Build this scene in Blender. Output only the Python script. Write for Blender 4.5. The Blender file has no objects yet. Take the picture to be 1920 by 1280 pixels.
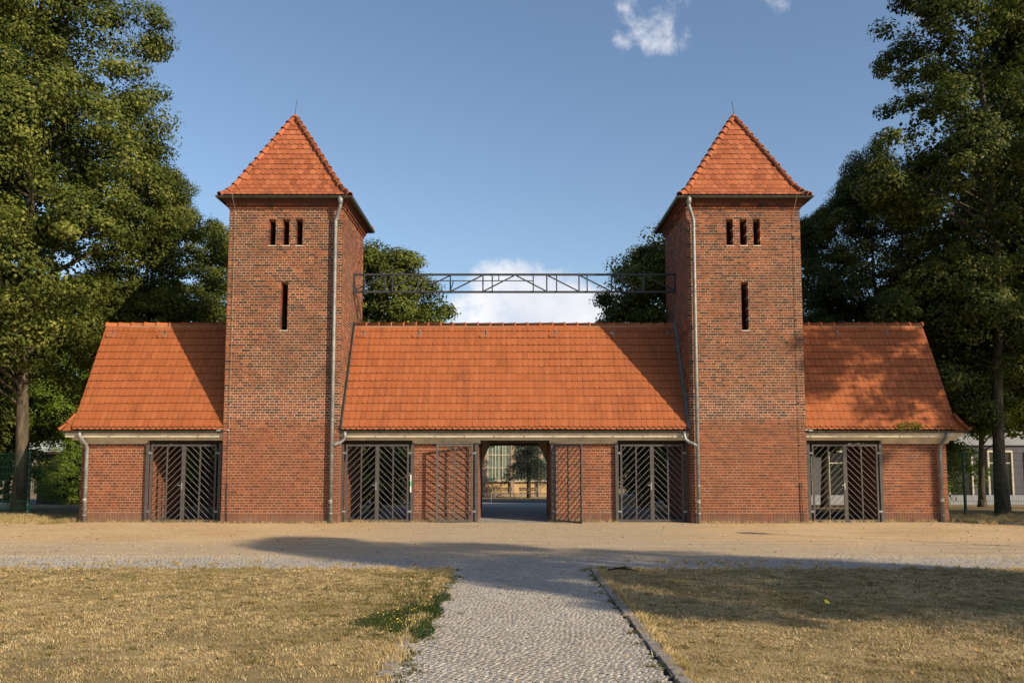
import bpy, math, random
import numpy as np
from mathutils import Vector, Matrix

random.seed(7)
RNG = np.random.default_rng(11)
R = math.radians
scene = bpy.context.scene
COL = scene.collection

# ------------------------------------------------------------------ camera
cam_d = bpy.data.cameras.new('camera')
cam = bpy.data.objects.new('camera', cam_d)
COL.objects.link(cam)
cam.location = (-0.075, -23.5, 2.03)
cam.rotation_euler = (R(90 + 4.84), 0, 0)
cam_d.sensor_width = 36.0
cam_d.lens = 36.0 * 1544.0 / 1920.0
cam_d.shift_y = 74.3 / 1920.0
cam_d.clip_start = 0.1
cam_d.clip_end = 3000
scene.camera = cam

# ------------------------------------------------------------------ light
SUN_H = Vector((0.80, -0.60)).normalized()
SUN_EL = R(26)
to_sun = Vector((SUN_H.x * math.cos(SUN_EL), SUN_H.y * math.cos(SUN_EL), math.sin(SUN_EL)))
sun_d = bpy.data.lights.new('sun', 'SUN')
sun_d.energy = 5.0
sun_d.angle = R(0.55)
sun_d.color = (1.0, 0.82, 0.57)
sun = bpy.data.objects.new('sun', sun_d)
COL.objects.link(sun)
sun.rotation_euler = to_sun.to_track_quat('Z', 'Y').to_euler()
sun.location = (30, -25, 30)

world = bpy.data.worlds.new('World')
scene.world = world
world.use_nodes = True
wt = world.node_tree
wt.nodes.clear()


def W(kind, **kw):
    n = wt.nodes.new(kind)
    for k, v in kw.items():
        setattr(n, k, v)
    return n


def wl(a, b):
    wt.links.new(a, b)


def wmath(op, a, b=None, c=None):
    n = W('ShaderNodeMath', operation=op)
    for i, v in enumerate((a, b, c)):
        if v is None:
            continue
        if isinstance(v, (int, float)):
            n.inputs[i].default_value = v
        else:
            wl(v, n.inputs[i])
    return n.outputs[0]


def pix_dir(px, py):
    a = (px - 960) / 1544.0
    b = -(py - 714.3) / 1544.0
    t = R(4.84)
    return Vector((a, math.cos(t) - b * math.sin(t), math.sin(t) + b * math.cos(t))).normalized()


sky = W('ShaderNodeTexSky', sky_type='NISHITA')
sky.sun_disc = False
sky.sun_elevation = SUN_EL
sky.sun_rotation = math.atan2(SUN_H.x, SUN_H.y)
sky.air_density = 1.0
sky.dust_density = 1.1
sky.ozone_density = 2.0
sky.altitude = 40
geo = W('ShaderNodeTexCoord')
nz = W('ShaderNodeTexNoise')
nz.inputs['Scale'].default_value = 24.0
nz.inputs['Detail'].default_value = 9.0
nz.inputs['Roughness'].default_value = 0.62
nz.inputs['Distortion'].default_value = 0.25
wl(geo.outputs['Generated'], nz.inputs['Vector'])
nz2 = W('ShaderNodeTexNoise')
nz2.inputs['Scale'].default_value = 11.0
nz2.inputs['Detail'].default_value = 6.0
wl(geo.outputs['Generated'], nz2.inputs['Vector'])
# puffs of cumulus: those in view and others like them round the rest of the sky
puffs = [(1196, 30, 1.7, 1), (1238, 38, 1.8, 1), (1238, 68, 1.4, 1), (1170, 58, 1.2, .85), (1272, 62, 1.0, .7),
         (1460, -14, 1.3, .8), (1735, -8, 1.5, .8),
         (930, 540, 2.2, 1.35), (955, 585, 3.4, 1.7), (1045, 585, 2.8, 1.6), (1095, 592, 2.4, 1.5), (1000, 605, 3.6, 1.8),
         (880, 600, 2.2, 1.2), (1125, 592, 2.4, 1.4), (1160, 620, 2.4, 1.3), (960, 650, 5.0, 1.4)]
blobs = [(pix_dir(x, y), r, w) for x, y, r, w in puffs]
rr = random.Random(3)
for k in range(16):
    az = R(62 + k * 15.5 + rr.uniform(-6, 6))
    el = R(rr.choice((6, 8, 10, 14, 30)) + rr.uniform(-2, 2))
    blobs.append((Vector((math.sin(az) * math.cos(el), math.cos(az) * math.cos(el), math.sin(el))), rr.uniform(3, 6), 1.0))
nrm = W('ShaderNodeVectorMath', operation='NORMALIZE')
wl(geo.outputs['Generated'], nrm.inputs[0])
acc = None
for d, r, w in blobs:
    dp = W('ShaderNodeVectorMath', operation='DOT_PRODUCT')
    wl(nrm.outputs[0], dp.inputs[0])
    dp.inputs[1].default_value = d
    mr = W('ShaderNodeMapRange', interpolation_type='SMOOTHSTEP')
    wl(dp.outputs['Value'], mr.inputs[0])
    mr.inputs[1].default_value = math.cos(R(r * 1.35))
    mr.inputs[2].default_value = math.cos(R(r * 0.2))
    mr.inputs[3].default_value = 0.0
    mr.inputs[4].default_value = w
    acc = mr.outputs[0] if acc is None else wmath('MAXIMUM', acc, mr.outputs[0])
dens = wmath('MULTIPLY_ADD', nz.outputs['Fac'], 3.0, wmath('SUBTRACT', acc, 2.03))
mask = W('ShaderNodeMapRange', interpolation_type='SMOOTHSTEP')
wl(dens, mask.inputs[0])
mask.inputs[1].default_value = 0.0
mask.inputs[2].default_value = 1.05
mask.inputs[3].default_value = 0.0
mask.inputs[4].default_value = 0.9
ccol = W('ShaderNodeValToRGB')
ccol.color_ramp.elements[0].position = 0.35
ccol.color_ramp.elements[0].color = (4.6, 4.8, 5.5, 1)
ccol.color_ramp.elements[1].position = 0.62
ccol.color_ramp.elements[1].color = (6.6, 6.4, 6.4, 1)
wl(nz2.outputs['Fac'], ccol.inputs[0])
mx = W('ShaderNodeMix', data_type='RGBA')
wl(mask.outputs[0], mx.inputs[0])
wl(sky.outputs[0], mx.inputs[6])
wl(ccol.outputs[0], mx.inputs[7])
bg = W('ShaderNodeBackground')
bg.inputs['Strength'].default_value = 0.118
wl(mx.outputs[2], bg.inputs['Color'])
wo = W('ShaderNodeOutputWorld')
wl(bg.outputs[0], wo.inputs[0])

scene.view_settings.view_transform = 'Standard'
scene.view_settings.look = 'None'
scene.view_settings.exposure = 0.46
scene.view_settings.gamma = 1.0
scene.render.engine = 'CYCLES'
scene.cycles.max_bounces = 6
scene.cycles.transparent_max_bounces = 8
scene.cycles.use_denoising = True


# ------------------------------------------------------------------ material helpers
class NT:
    def __init__(self, name):
        self.m = bpy.data.materials.new(name)
        self.m.use_nodes = True
        self.t = self.m.node_tree
        self.t.nodes.clear()
        self.out = self.n('ShaderNodeOutputMaterial')
        self.b = self.n('ShaderNodeBsdfPrincipled')
        self.l(self.b.outputs[0], self.out.inputs[0])

    def n(self, kind, **kw):
        x = self.t.nodes.new(kind)
        for k, v in kw.items():
            setattr(x, k, v)
        return x

    def l(self, a, b):
        self.t.links.new(a, b)

    def pos(self):
        return self.n('ShaderNodeNewGeometry').outputs['Position']

    def objco(self):
        return self.n('ShaderNodeTexCoord').outputs['Object']

    def attr(self, name='tone'):
        return self.n('ShaderNodeAttribute', attribute_name=name).outputs['Fac']

    def noise(self, vec, scale, detail=4, rough=.55, stretch=None):
        if stretch:
            mp = self.n('ShaderNodeMapping')
            mp.inputs['Scale'].default_value = stretch
            self.l(vec, mp.inputs[0])
            vec = mp.outputs[0]
        x = self.n('ShaderNodeTexNoise')
        x.inputs['Scale'].default_value = scale
        x.inputs['Detail'].default_value = detail
        x.inputs['Roughness'].default_value = rough
        self.l(vec, x.inputs['Vector'])
        return x.outputs['Fac']

    def math(self, op, a, b=None, c=None, clamp=False):
        x = self.n('ShaderNodeMath', operation=op)
        x.use_clamp = clamp
        for i, v in enumerate((a, b, c)):
            if v is None:
                continue
            if isinstance(v, (int, float)):
                x.inputs[i].default_value = v
            else:
                self.l(v, x.inputs[i])
        return x.outputs[0]

    def ramp(self, fac, stops):
        x = self.n('ShaderNodeValToRGB')
        e = x.color_ramp.elements
        while len(e) < len(stops):
            e.new(0.5)
        for i, (p, c) in enumerate(stops):
            e[i].position = p
            e[i].color = (*c, 1)
        self.l(fac, x.inputs[0])
        return x.outputs[0]

    def mix(self, fac, a, b, mode='MIX'):
        x = self.n('ShaderNodeMix', data_type='RGBA')
        x.blend_type = mode
        for i, v in ((0, fac), (6, a), (7, b)):
            if isinstance(v, (int, float)):
                x.inputs[i].default_value = v
            elif isinstance(v, tuple):
                x.inputs[i].default_value = (*v, 1)
            else:
                self.l(v, x.inputs[i])
        return x.outputs[2]

    def range(self, v, a, b, c=0., d=1.):
        x = self.n('ShaderNodeMapRange', interpolation_type='SMOOTHSTEP')
        self.l(v, x.inputs[0])
        for i, q in enumerate((a, b, c, d)):
            x.inputs[i + 1].default_value = q
        return x.outputs[0]

    def axis(self, vec, k):
        x = self.n('ShaderNodeSeparateXYZ')
        self.l(vec, x.inputs[0])
        return x.outputs[k]

    def bump(self, h, strength=.3, dist=.01):
        x = self.n('ShaderNodeBump')
        x.inputs['Strength'].default_value = strength
        x.inputs['Distance'].default_value = dist
        self.l(h, x.inputs['Height'])
        self.l(x.outputs[0], self.b.inputs['Normal'])

    def done(self, col, rough=.8, metal=0., spec=.3):
        if isinstance(col, tuple):
            self.b.inputs['Base Color'].default_value = (*col, 1)
        else:
            self.l(col, self.b.inputs['Base Color'])
        if isinstance(rough, (int, float)):
            self.b.inputs['Roughness'].default_value = rough
        else:
            self.l(rough, self.b.inputs['Roughness'])
        self.b.inputs['Metallic'].default_value = metal
        self.b.inputs['Specular IOR Level'].default_value = spec
        return self.m


M = {}


def mk_brick():
    a = NT('brick')
    p = a.pos()
    t = a.attr()
    c = a.ramp(t, [(0, (.042, .020, .016)), (.18, (.080, .030, .020)), (.45, (.155, .046, .022)), (.75, (.215, .062, .027)), (1, (.31, .10, .042))])
    big = a.noise(p, .55, 3)
    c = a.mix(a.range(big, .40, .64, 0, .5), c, (.085, .042, .030))
    z = a.axis(p, 2)
    low = a.range(z, 3.1, 2.5, 0, .38)
    c = a.mix(low, c, (.205, .050, .023))
    grime = a.math('MULTIPLY', a.range(z, .42, .05), a.range(a.noise(p, 3, 4), .3, .6, .35, .8))
    c = a.mix(grime, c, (.20, .13, .095))
    fine = a.noise(p, 60, 4)
    c = a.mix(a.range(fine, .35, .7, 0, .35), c, (.12, .05, .035))
    rain = a.noise(p, 1.0, 6, .7, (4.5, 4.5, .22))
    c = a.mix(a.range(rain, .54, .74, 0, .55), c, (.06, .036, .028))
    lime = a.noise(p, 7, 5, .7)
    c = a.mix(a.range(lime, .66, .78, 0, .4), c, (.42, .32, .24))
    a.bump(fine, .5, .004)
    return a.done(c, .88)


def mk_mortar():
    a = NT('mortar')
    p = a.pos()
    n = a.noise(p, 1.3, 5)
    z = a.axis(p, 2)
    c = a.mix(a.range(n, .38, .62), (.46, .36, .225), (.70, .57, .38))
    band = a.math('MULTIPLY', a.range(z, 2.85, 3.0), a.range(a.math('MULTIPLY_ADD', a.noise(p, 1.2, 3), .8, z), 4.3, 3.9))
    c = a.mix(a.math('MULTIPLY', band, .8), c, (.82, .72, .55))
    low = a.range(z, 3.0, 2.6, 0, .55)
    c = a.mix(low, c, (.38, .26, .16))
    c = a.mix(a.range(a.noise(p, 90, 3), .4, .7, 0, .3), c, (.24, .17, .12))
    return a.done(c, .95)


def mk_tile(name, c0, c1, c2):
    a = NT(name)
    p = a.pos()
    t = a.attr()
    c = a.ramp(t, [(0, c0), (.5, c1), (1, c2)])
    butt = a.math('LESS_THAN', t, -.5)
    c = a.mix(a.range(a.noise(p, .9, 5, .65, (1.6, 1, .5)), .5, .75, 0, .45), c, tuple(v * .55 for v in c0))
    c = a.mix(a.range(a.noise(p, 35, 4), .5, .75, 0, .3), c, tuple(v * .6 for v in c0))
    str_ = a.noise(p, 1.0, 5, .7, (5.5, .5, .35))
    c = a.mix(a.range(str_, .52, .72, 0, .4), c, (.12, .055, .03))
    lich = a.noise(p, 14, 5, .75)
    c = a.mix(a.range(lich, .66, .74, 0, .35), c, (.30, .24, .15))
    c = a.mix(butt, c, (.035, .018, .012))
    a.bump(a.noise(p, 120, 3), .3, .003)
    return a.done(c, .8, spec=.25)


def mk_simple(name, col, rough=.7, metal=0., var=.25, scale=6., bump=0., spec=.3):
    a = NT(name)
    p = a.pos()
    n = a.noise(p, scale, 5, .6)
    c = a.mix(a.range(n, .35, .7, 0, 1), col, tuple(v * (1 - var) for v in col))
    if bump:
        a.bump(a.noise(p, scale * 8, 4), bump, .01)
    return a.done(c, rough, metal, spec)


def mk_leaf(name, c0, c1, c2, trans=.35):
    a = NT(name)
    t = a.attr()
    p = a.pos()
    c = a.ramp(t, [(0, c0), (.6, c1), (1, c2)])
    c = a.mix(a.range(a.noise(p, .5, 3), .4, .65, 0, .35), c, tuple(v * .7 for v in c0))
    a.done(c, .65, spec=.12)
    tr = a.n('ShaderNodeBsdfTranslucent')
    a.l(a.mix(1., c, (1.0, 1.15, .45), 'MULTIPLY'), tr.inputs[0])
    ms = a.n('ShaderNodeMixShader')
    ms.inputs[0].default_value = trans
    a.l(a.b.outputs[0], ms.inputs[1])
    a.l(tr.outputs[0], ms.inputs[2])
    a.l(ms.outputs[0], a.out.inputs[0])
    return a.m


def mk_bark():
    a = NT('bark')
    p = a.pos()
    n = a.noise(p, 9, 6, .65, (1, 1, .22))
    c = a.ramp(n, [(.3, (.025, .020, .016)), (.55, (.085, .068, .050)), (.75, (.16, .13, .095))])
    a.bump(n, .9, .03)
    return a.done(c, .95)


def mk_gravel():
    a = NT('sandy_gravel')
    p = a.pos()
    x, y = a.axis(p, 0), a.axis(p, 1)
    base = a.mix(a.range(a.noise(p, .35, 4), .35, .65), (.52, .355, .185), (.60, .44, .255))
    ax = a.math('ABSOLUTE', a.math('SUBTRACT', x, .6))
    wob = a.math('MULTIPLY_ADD', a.noise(p, .5, 3), 5., ax)
    mid = a.range(wob, 8.5, 4.5)
    base = a.mix(mid, base, (.44, .35, .235))
    near = a.range(a.math('MULTIPLY_ADD', a.noise(p, .8, 3), 2.4, y), -3.4, -6.6, 0, .75)
    base = a.mix(near, base, (.40, .335, .25))
    sp = a.noise(p, 55, 5, .7)
    base = a.mix(a.range(sp, .5, .68, 0, .6), base, (.20, .14, .085))
    base = a.mix(a.range(sp, .42, .3, 0, .5), base, (.62, .52, .38))
    st = a.noise(p, 2.2, 5, .7)
    base = a.mix(a.range(st, .56, .75, 0, .45), base, (.24, .17, .10))
    tr_ = a.noise(p, 1.0, 5, .65, (.35, 2.6, 1))
    base = a.mix(a.range(tr_, .52, .7, 0, .35), base, (.62, .49, .33))
    wav = a.n('ShaderNodeTexWave', wave_type='BANDS', bands_direction='Y')
    wav.inputs['Scale'].default_value = .42
    wav.inputs['Distortion'].default_value = 5.5
    wav.inputs['Detail'].default_value = 3
    wav.inputs['Detail Scale'].default_value = .35
    a.l(p, wav.inputs['Vector'])
    trk = a.math('MULTIPLY', a.range(wav.outputs['Fac'], .72, .95), a.range(a.noise(p, .6, 4), .38, .6))
    base = a.mix(a.math('MULTIPLY', trk, .4), base, (.30, .215, .13))
    pit = a.noise(p, 16, 5, .8)
    base = a.mix(a.range(pit, .60, .72, 0, .55), base, (.22, .155, .09))
    gr = a.noise(p, 30, 4, .8, (1, .3, 1))
    base = a.mix(a.range(gr, .54, .68, 0, .55), base, (.25, .175, .10))
    base = a.mix(a.range(gr, .44, .32, 0, .5), base, (.72, .58, .40))
    a.bump(gr, .8, .03)
    return a.done(base, .95)


def mk_stone():
    a = NT('granite_setts')
    p = a.pos()
    t = a.attr()
    c = a.ramp(t, [(0, (.20, .185, .17)), (.5, (.31, .29, .265)), (1, (.40, .375, .34))])
    c = a.mix(a.range(a.noise(p, 1.1, 4), .45, .7, 0, .4), c, (.27, .235, .19))
    sand = a.math('MULTIPLY_ADD', a.noise(p, 1.6, 5, .7), 2.6, a.axis(p, 1))
    c = a.mix(a.range(sand, -8.2, -7.2, 0, .8), c, (.42, .33, .215))
    dust = a.noise(p, 2.4, 5, .7)
    c = a.mix(a.range(dust, .5, .7, 0, .4), c, (.34, .30, .245))
    f = a.noise(p, 130, 4, .7)
    c = a.mix(a.range(f, .5, .7, 0, .4), c, (.13, .12, .11))
    a.bump(a.noise(p, 45, 4), .6, .01)
    return a.done(c, .85)


def mk_lawn():
    a = NT('dry_lawn_soil')
    p = a.pos()
    n = a.noise(p, .9, 5, .6)
    c = a.ramp(n, [(.3, (.18, .14, .062)), (.5, (.34, .25, .12)), (.7, (.43, .325, .165))])
    c = a.mix(a.range(a.noise(p, 40, 5), .45, .7, 0, .6), c, (.085, .065, .03))
    a.bump(a.noise(p, 60, 4), .9, .03)
    return a.done(c, .95)


def mk_grass():
    a = NT('dry_grass')
    p = a.pos()
    t = a.attr()
    c = a.ramp(t, [(0, (.10, .084, .030)), (.2, (.215, .162, .064)), (.5, (.37, .275, .130)), (.85, (.52, .40, .21)), (1, (.62, .51, .31))])
    g = a.noise(p, .75, 5, .62)
    c = a.mix(a.range(g, .46, .64, 0, .6), c, (.15, .125, .035))
    g2 = a.noise(p, 2.6, 4, .6)
    c = a.mix(a.range(g2, .55, .72, 0, .5), c, (.17, .105, .05))
    return a.done(c, .8, spec=.2)


M['brick'] = mk_brick()
M['mortar'] = mk_mortar()
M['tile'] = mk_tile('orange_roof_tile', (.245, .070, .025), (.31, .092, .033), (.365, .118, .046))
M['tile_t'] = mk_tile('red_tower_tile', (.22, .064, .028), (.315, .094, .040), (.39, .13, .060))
M['under'] = mk_simple('roof_underlay', (.10, .035, .02), .95)
M['cream'] = mk_simple('weathered_cream_paint', (.62, .555, .43), .7, var=.28, scale=3, bump=.15)
M['pale'] = mk_simple('pale_paint', (.72, .68, .6), .65, var=.25, scale=4)
M['gutter'] = mk_simple('weathered_zinc_gutter', (.085, .08, .072), .5, .55, var=.35, scale=5)
M['zinc'] = mk_simple('zinc_pipe', (.27, .28, .28), .5, .35, var=.4, scale=5)
M['lead'] = mk_simple('lead_flashing', (.12, .15, .155), .55, .4, var=.3, scale=5)
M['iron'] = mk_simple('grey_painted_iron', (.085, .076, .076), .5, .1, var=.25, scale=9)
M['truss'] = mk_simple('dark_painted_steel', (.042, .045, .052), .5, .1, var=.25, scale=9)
M['iron_bar'] = mk_simple('sunlit_iron_bar', (.15, .135, .13), .5, .1, var=.25, scale=9)  # lighter copy of the gate iron, sunlight on the bars put into the colour
M['steel'] = mk_simple('bare_steel', (.6, .6, .58), .3, .9, var=.2)
M['dark'] = mk_simple('dark_timber', (.055, .04, .03), .85, var=.4, scale=6)
M['plaster'] = mk_simple('tan_plaster', (.33, .26, .18), .9, var=.25, scale=3, bump=.3)
M['bark'] = mk_bark()
M['gravel'] = mk_gravel()
M['stone'] = mk_stone()
M['joint'] = mk_simple('joint_soil', (.060, .050, .036), .95, var=.5, scale=14, bump=.5)
M['lawn'] = mk_lawn()
M['grass'] = mk_grass()
M['linden'] = mk_leaf('linden_leaves', (.036, .054, .010), (.108, .130, .024), (.30, .29, .078), .27)
M['linden_dark'] = mk_leaf('shaded_linden_leaves', (.027, .042, .010), (.080, .100, .020), (.25, .245, .065), .27)  # darker linden copy, shade of the right-hand trees put into the colour
M['bush'] = mk_leaf('bright_bush_leaves', (.07, .11, .014), (.16, .22, .03), (.30, .34, .06), .42)
M['spruce'] = mk_leaf('spruce_needles', (.022, .034, .026), (.04, .058, .045), (.08, .10, .08), .1)
M['weed'] = mk_leaf('clover_leaves', (.022, .040, .012), (.045, .075, .02), (.085, .12, .035), .2)
M['olive'] = mk_leaf('olive_grass', (.05, .055, .018), (.11, .105, .035), (.22, .18, .07), .2)
M['fallen'] = mk_simple('fallen_leaf', (.46, .27, .11), .8, var=.6, scale=3)
M['yellow'] = mk_simple('yellow_flower', (.75, .55, .04), .7)
M['twig'] = mk_simple('dark_twig', (.03, .022, .016), .9)
M['wire'] = mk_simple('green_fence_coating', (.012, .06, .04), .45, .1)
M['kerb'] = mk_simple('kerb_granite', (.26, .24, .22), .9, var=.45, scale=12, bump=.4)
M['asphalt'] = mk_simple('asphalt', (.075, .073, .072), .9, var=.3, scale=10, bump=.4)
M['court'] = mk_simple('courtyard_setts', (.30, .285, .27), .9, var=.4, scale=5, bump=.5)
M['light_road'] = mk_simple('pale_road', (.30, .29, .28), .9, var=.2, scale=3)
M['earth'] = mk_simple('dry_ground', (.27, .20, .10), .95, var=.5, scale=1.2, bump=.5)
M['ochre'] = mk_simple('ochre_render', (.50, .36, .19), .9, var=.22, scale=1.5, bump=.2)
M['ochre2'] = mk_simple('rose_pilaster', (.36, .26, .20), .9, var=.2, scale=1.5)
M['glass'] = mk_simple('curtained_glass', (.17, .21, .18), .25, var=.4, scale=3, spec=.6)
M['curtain'] = mk_simple('grey_green_curtain', (.33, .37, .30), .8)
M['frame_w'] = mk_simple('white_window_frame', (.50, .46, .36), .6)
M['redshed'] = mk_simple('oxide_red_boards', (.065, .030, .028), .8, var=.3, scale=4)
M['shedroof'] = mk_simple('shed_roof', (.30, .32, .35), .7)
M['greywall'] = mk_simple('grey_render', (.25, .265, .30), .9, var=.15, scale=1.5)
M['darkwall'] = mk_simple('slate_cladding', (.075, .075, .095), .7, var=.2, scale=2)
M['darkglass'] = mk_simple('dark_glass', (.015, .018, .022), .12, var=.3, spec=.6)
M['blue'] = mk_simple('blue_sign', (.03, .06, .42), .5)
M['wood'] = mk_simple('bench_wood', (.20, .14, .08), .8)
M['green_tag'] = mk_simple('green_print', (.10, .45, .16), .6)


# ------------------------------------------------------------------ mesh helpers
def tag(o, label=None, cat=None, group=None, kind=None):
    if label:
        o['label'] = label
    if cat:
        o['category'] = cat
    if group:
        o['group'] = group
    if kind:
        o['kind'] = kind
    return o


def empty(name, loc, label, cat, group=None, rz=0):
    o = bpy.data.objects.new(name, None)
    o.empty_display_size = .2
    COL.objects.link(o)
    o.location = loc
    o.rotation_euler = (0, 0, rz)
    return tag(o, label, cat, group)


def link(name, me, parent=None, mat=None, loc=None):
    o = bpy.data.objects.new(name, me)
    COL.objects.link(o)
    if mat is not None and not me.materials:
        me.materials.append(mat)
    if parent is not None:
        o.parent = parent
    if loc is not None:
        o.location = loc
    return o


def np_mesh(name, V, F, tone=None, smooth=False):
    """V (n,3); F (m,k) same-size faces; tone (m,)"""
    V = np.asarray(V, np.float32)
    F = np.asarray(F, np.int32)
    me = bpy.data.meshes.new(name)
    m, k = F.shape
    me.vertices.add(len(V))
    me.vertices.foreach_set('co', V.ravel())
    me.loops.add(m * k)
    me.loops.foreach_set('vertex_index', F.ravel())
    me.polygons.add(m)
    me.polygons.foreach_set('loop_start', np.arange(0, m * k, k, dtype=np.int32))
    me.polygons.foreach_set('loop_total', np.full(m, k, np.int32))
    if tone is not None:
        at = me.attributes.new('tone', 'FLOAT', 'FACE')
        at.data.foreach_set('value', np.asarray(tone, np.float32))
    me.polygons.foreach_set('use_smooth', np.full(m, bool(smooth)))
    me.update()
    me.validate()
    return me


BOXF = np.array([(0, 1, 5, 4), (1, 3, 7, 5), (3, 2, 6, 7), (2, 0, 4, 6), (4, 5, 7, 6), (0, 2, 3, 1)])


def boxes_mesh(name, arr):
    """arr rows: x0 x1 y0 y1 z0 z1 [tone]"""
    A = np.asarray(arr, float)
    n = len(A)
    V = np.zeros((n, 8, 3))
    for i in range(8):
        V[:, i, 0] = A[:, 0 + (i & 1)]
        V[:, i, 1] = A[:, 2 + ((i >> 1) & 1)]
        V[:, i, 2] = A[:, 4 + ((i >> 2) & 1)]
    F = (np.arange(n)[:, None, None] * 8 + BOXF[None]).reshape(-1, 4)
    tone = np.repeat(A[:, 6], 6) if A.shape[1] > 6 else np.full(n * 6, .5)
    return np_mesh(name, V.reshape(-1, 3), F, tone)


def box(name, x0, x1, y0, y1, z0, z1, mat, parent=None, tone=.5):
    return link(name, boxes_mesh(name, [(x0, x1, y0, y1, z0, z1, tone)]), parent, mat)


class PB:
    """polygon bag of any face size"""

    def __init__(self):
        self.v, self.f = [], []

    def add(self, vs, fs):
        b = len(self.v)
        self.v += [tuple(p) for p in vs]
        self.f += [tuple(i + b for i in q) for q in fs]

    def tube(self, pts, rad, n=8, cap=True):
        pts = [Vector(p) for p in pts]
        if not hasattr(rad, '__len__'):
            rad = [rad] * len(pts)
        vs, fs = [], []
        up = Vector((0.13, 0.31, 0.94))
        for i, p in enumerate(pts):
            d = (pts[min(i + 1, len(pts) - 1)] - pts[max(i - 1, 0)]).normalized()
            a = d.cross(up)
            if a.length < .05:
                a = d.cross(Vector((1, 0, 0)))
            a.normalize()
            b = d.cross(a).normalized()
            for k in range(n):
                t = 2 * math.pi * k / n
                vs.append(p + (a * math.cos(t) + b * math.sin(t)) * rad[i])
        for i in range(len(pts) - 1):
            for k in range(n):
                k2 = (k + 1) % n
                fs.append((i * n + k, i * n + k2, (i + 1) * n + k2, (i + 1) * n + k))
        if cap:
            fs.append(tuple(range(n))[::-1])
            fs.append(tuple((len(pts) - 1) * n + k for k in range(n)))
        self.add(vs, fs)

    def box(self, x0, x1, y0, y1, z0, z1):
        v = [((x0, x1)[i & 1], (y0, y1)[(i >> 1) & 1], (z0, z1)[(i >> 2) & 1]) for i in range(8)]
        self.add(v, [tuple(q) for q in BOXF])

    def bar(self, p, q, wx, wy=None):
        """square bar p->q ; width in the xz plane wx, thickness along y wy"""
        p, q = Vector(p), Vector(q)
        wy = wy or wx
        d = (q - p).normalized()
        s = Vector((-d.z, 0, d.x)) * wx / 2
        y = Vector((0, wy / 2, 0))
        v = [p - s - y, p + s - y, p + s + y, p - s + y, q - s - y, q + s - y, q + s + y, q - s + y]
        self.add(v, [(0, 3, 2, 1), (4, 5, 6, 7), (0, 1, 5, 4), (1, 2, 6, 5), (2, 3, 7, 6), (3, 0, 4, 7)])

    def extrude_x(self, prof, x0, x1):
        n = len(prof)
        self.add([(x0, y, z) for y, z in prof] + [(x1, y, z) for y, z in prof],
                 [tuple(range(n))[::-1], tuple(range(n, 2 * n))] + [(i, (i + 1) % n, n + (i + 1) % n, n + i) for i in range(n)])

    def build(self, name, mat, parent=None, smooth=False, loc=None):
        me = bpy.data.meshes.new(name)
        me.from_pydata(self.v, [], self.f)
        if smooth:
            me.polygons.foreach_set('use_smooth', np.ones(len(me.polygons), bool))
        at = me.attributes.new('tone', 'FLOAT', 'FACE')
        at.data.foreach_set('value', np.full(len(me.polygons), .5, np.float32))
        me.update()
        return link(name, me, parent, mat, loc)


def one_tube(name, pts, rad, mat, parent, n=8, smooth=True):
    b = PB()
    b.tube(pts, rad, n)
    return b.build(name, mat, parent, smooth)


def copy_tree(o, parent=None):
    c = o.copy()
    COL.objects.link(c)
    c.parent = parent
    for ch in list(o.children):
        copy_tree(ch, c)
    return c


# ------------------------------------------------------------------ ground
ZP = [(-400, .75), (-40, .748), (0, 0), (6, 0), (32.5, -1.46), (51, -2.03), (700, -2.6)]


def zg(y):
    for (a, za), (b, zb) in zip(ZP, ZP[1:]):
        if y <= b:
            return za + (zb - za) * (y - a) / (b - a)
    return ZP[-1][1]


def sheet(name, x0, x1, y0, y1, lift, mat, label=None, parent=None, nx=1, kind='structure'):
    ys = sorted({y0, y1} | {y for y, _ in ZP if y0 < y < y1})
    xs = [x0 + (x1 - x0) * i / nx for i in range(nx + 1)]
    V = [(x, y, zg(y) + lift) for y in ys for x in xs]
    w = len(xs)
    F = [(j * w + i, j * w + i + 1, (j + 1) * w + i + 1, (j + 1) * w + i) for j in range(len(ys) - 1) for i in range(nx)]
    o = link(name, np_mesh(name, V, F, np.full(len(F), .5)), parent, mat)
    if parent is None:
        tag(o, label, None, None, kind)
    return o


sheet('ground', -500, 500, -400, 700, -.03, M['earth'], 'dry earth and thin grass all round the gatehouse', nx=4)
sheet('forecourt', -45, 45, -8.4, .35, 0, M['gravel'], 'sandy gravel forecourt in front of the gatehouse')
pave = sheet('cross_pavement', -45, 45, -10.55, -8.4, -.006, M['joint'], 'grey granite sett strip running across in front of the lawns')
path = sheet('path', -1.05, 1.12, -30, -10.55, -.004, M['joint'], 'grey granite sett path leading to the gate between two lawns')
lawnL = sheet('lawn_left', -45, -1.05, -30, -10.55, .012, M['lawn'], 'dry yellow lawn left of the sett path')
lawnR = sheet('lawn_right', 1.25, 45, -30, -10.55, .012, M['lawn'], 'dry yellow lawn right of the sett path')
sheet('courtyard', -4.4, 4.6, .35, 24, .006, M['court'], 'shaded grey sett courtyard behind the gate')
for a_, b_ in ((-60, -4.4), (4.6, 60)):
    sheet('passage_floor', a_ if abs(a_) < 20 else math.copysign(12.4, a_), b_ if abs(b_) < 20 else math.copysign(12.4, b_), .35, 4.2, .004, M['asphalt'], 'dark paved floor under the gatehouse wing')
sheet('pale_kerb_strip', -40, 40, 24, 25.2, .006, M['light_road'], 'pale kerb strip between the courtyard and the far road')
sheet('road', -60, 60, 27, 33.5, .006, M['light_road'], 'pale grey road behind the gate')
sheet('far_dark_strip', -60, 60, 34.5, 40, .008, M['asphalt'], 'dark strip of ground before the ochre hall')  # plain dark ground sheet between the road and the hall


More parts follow.
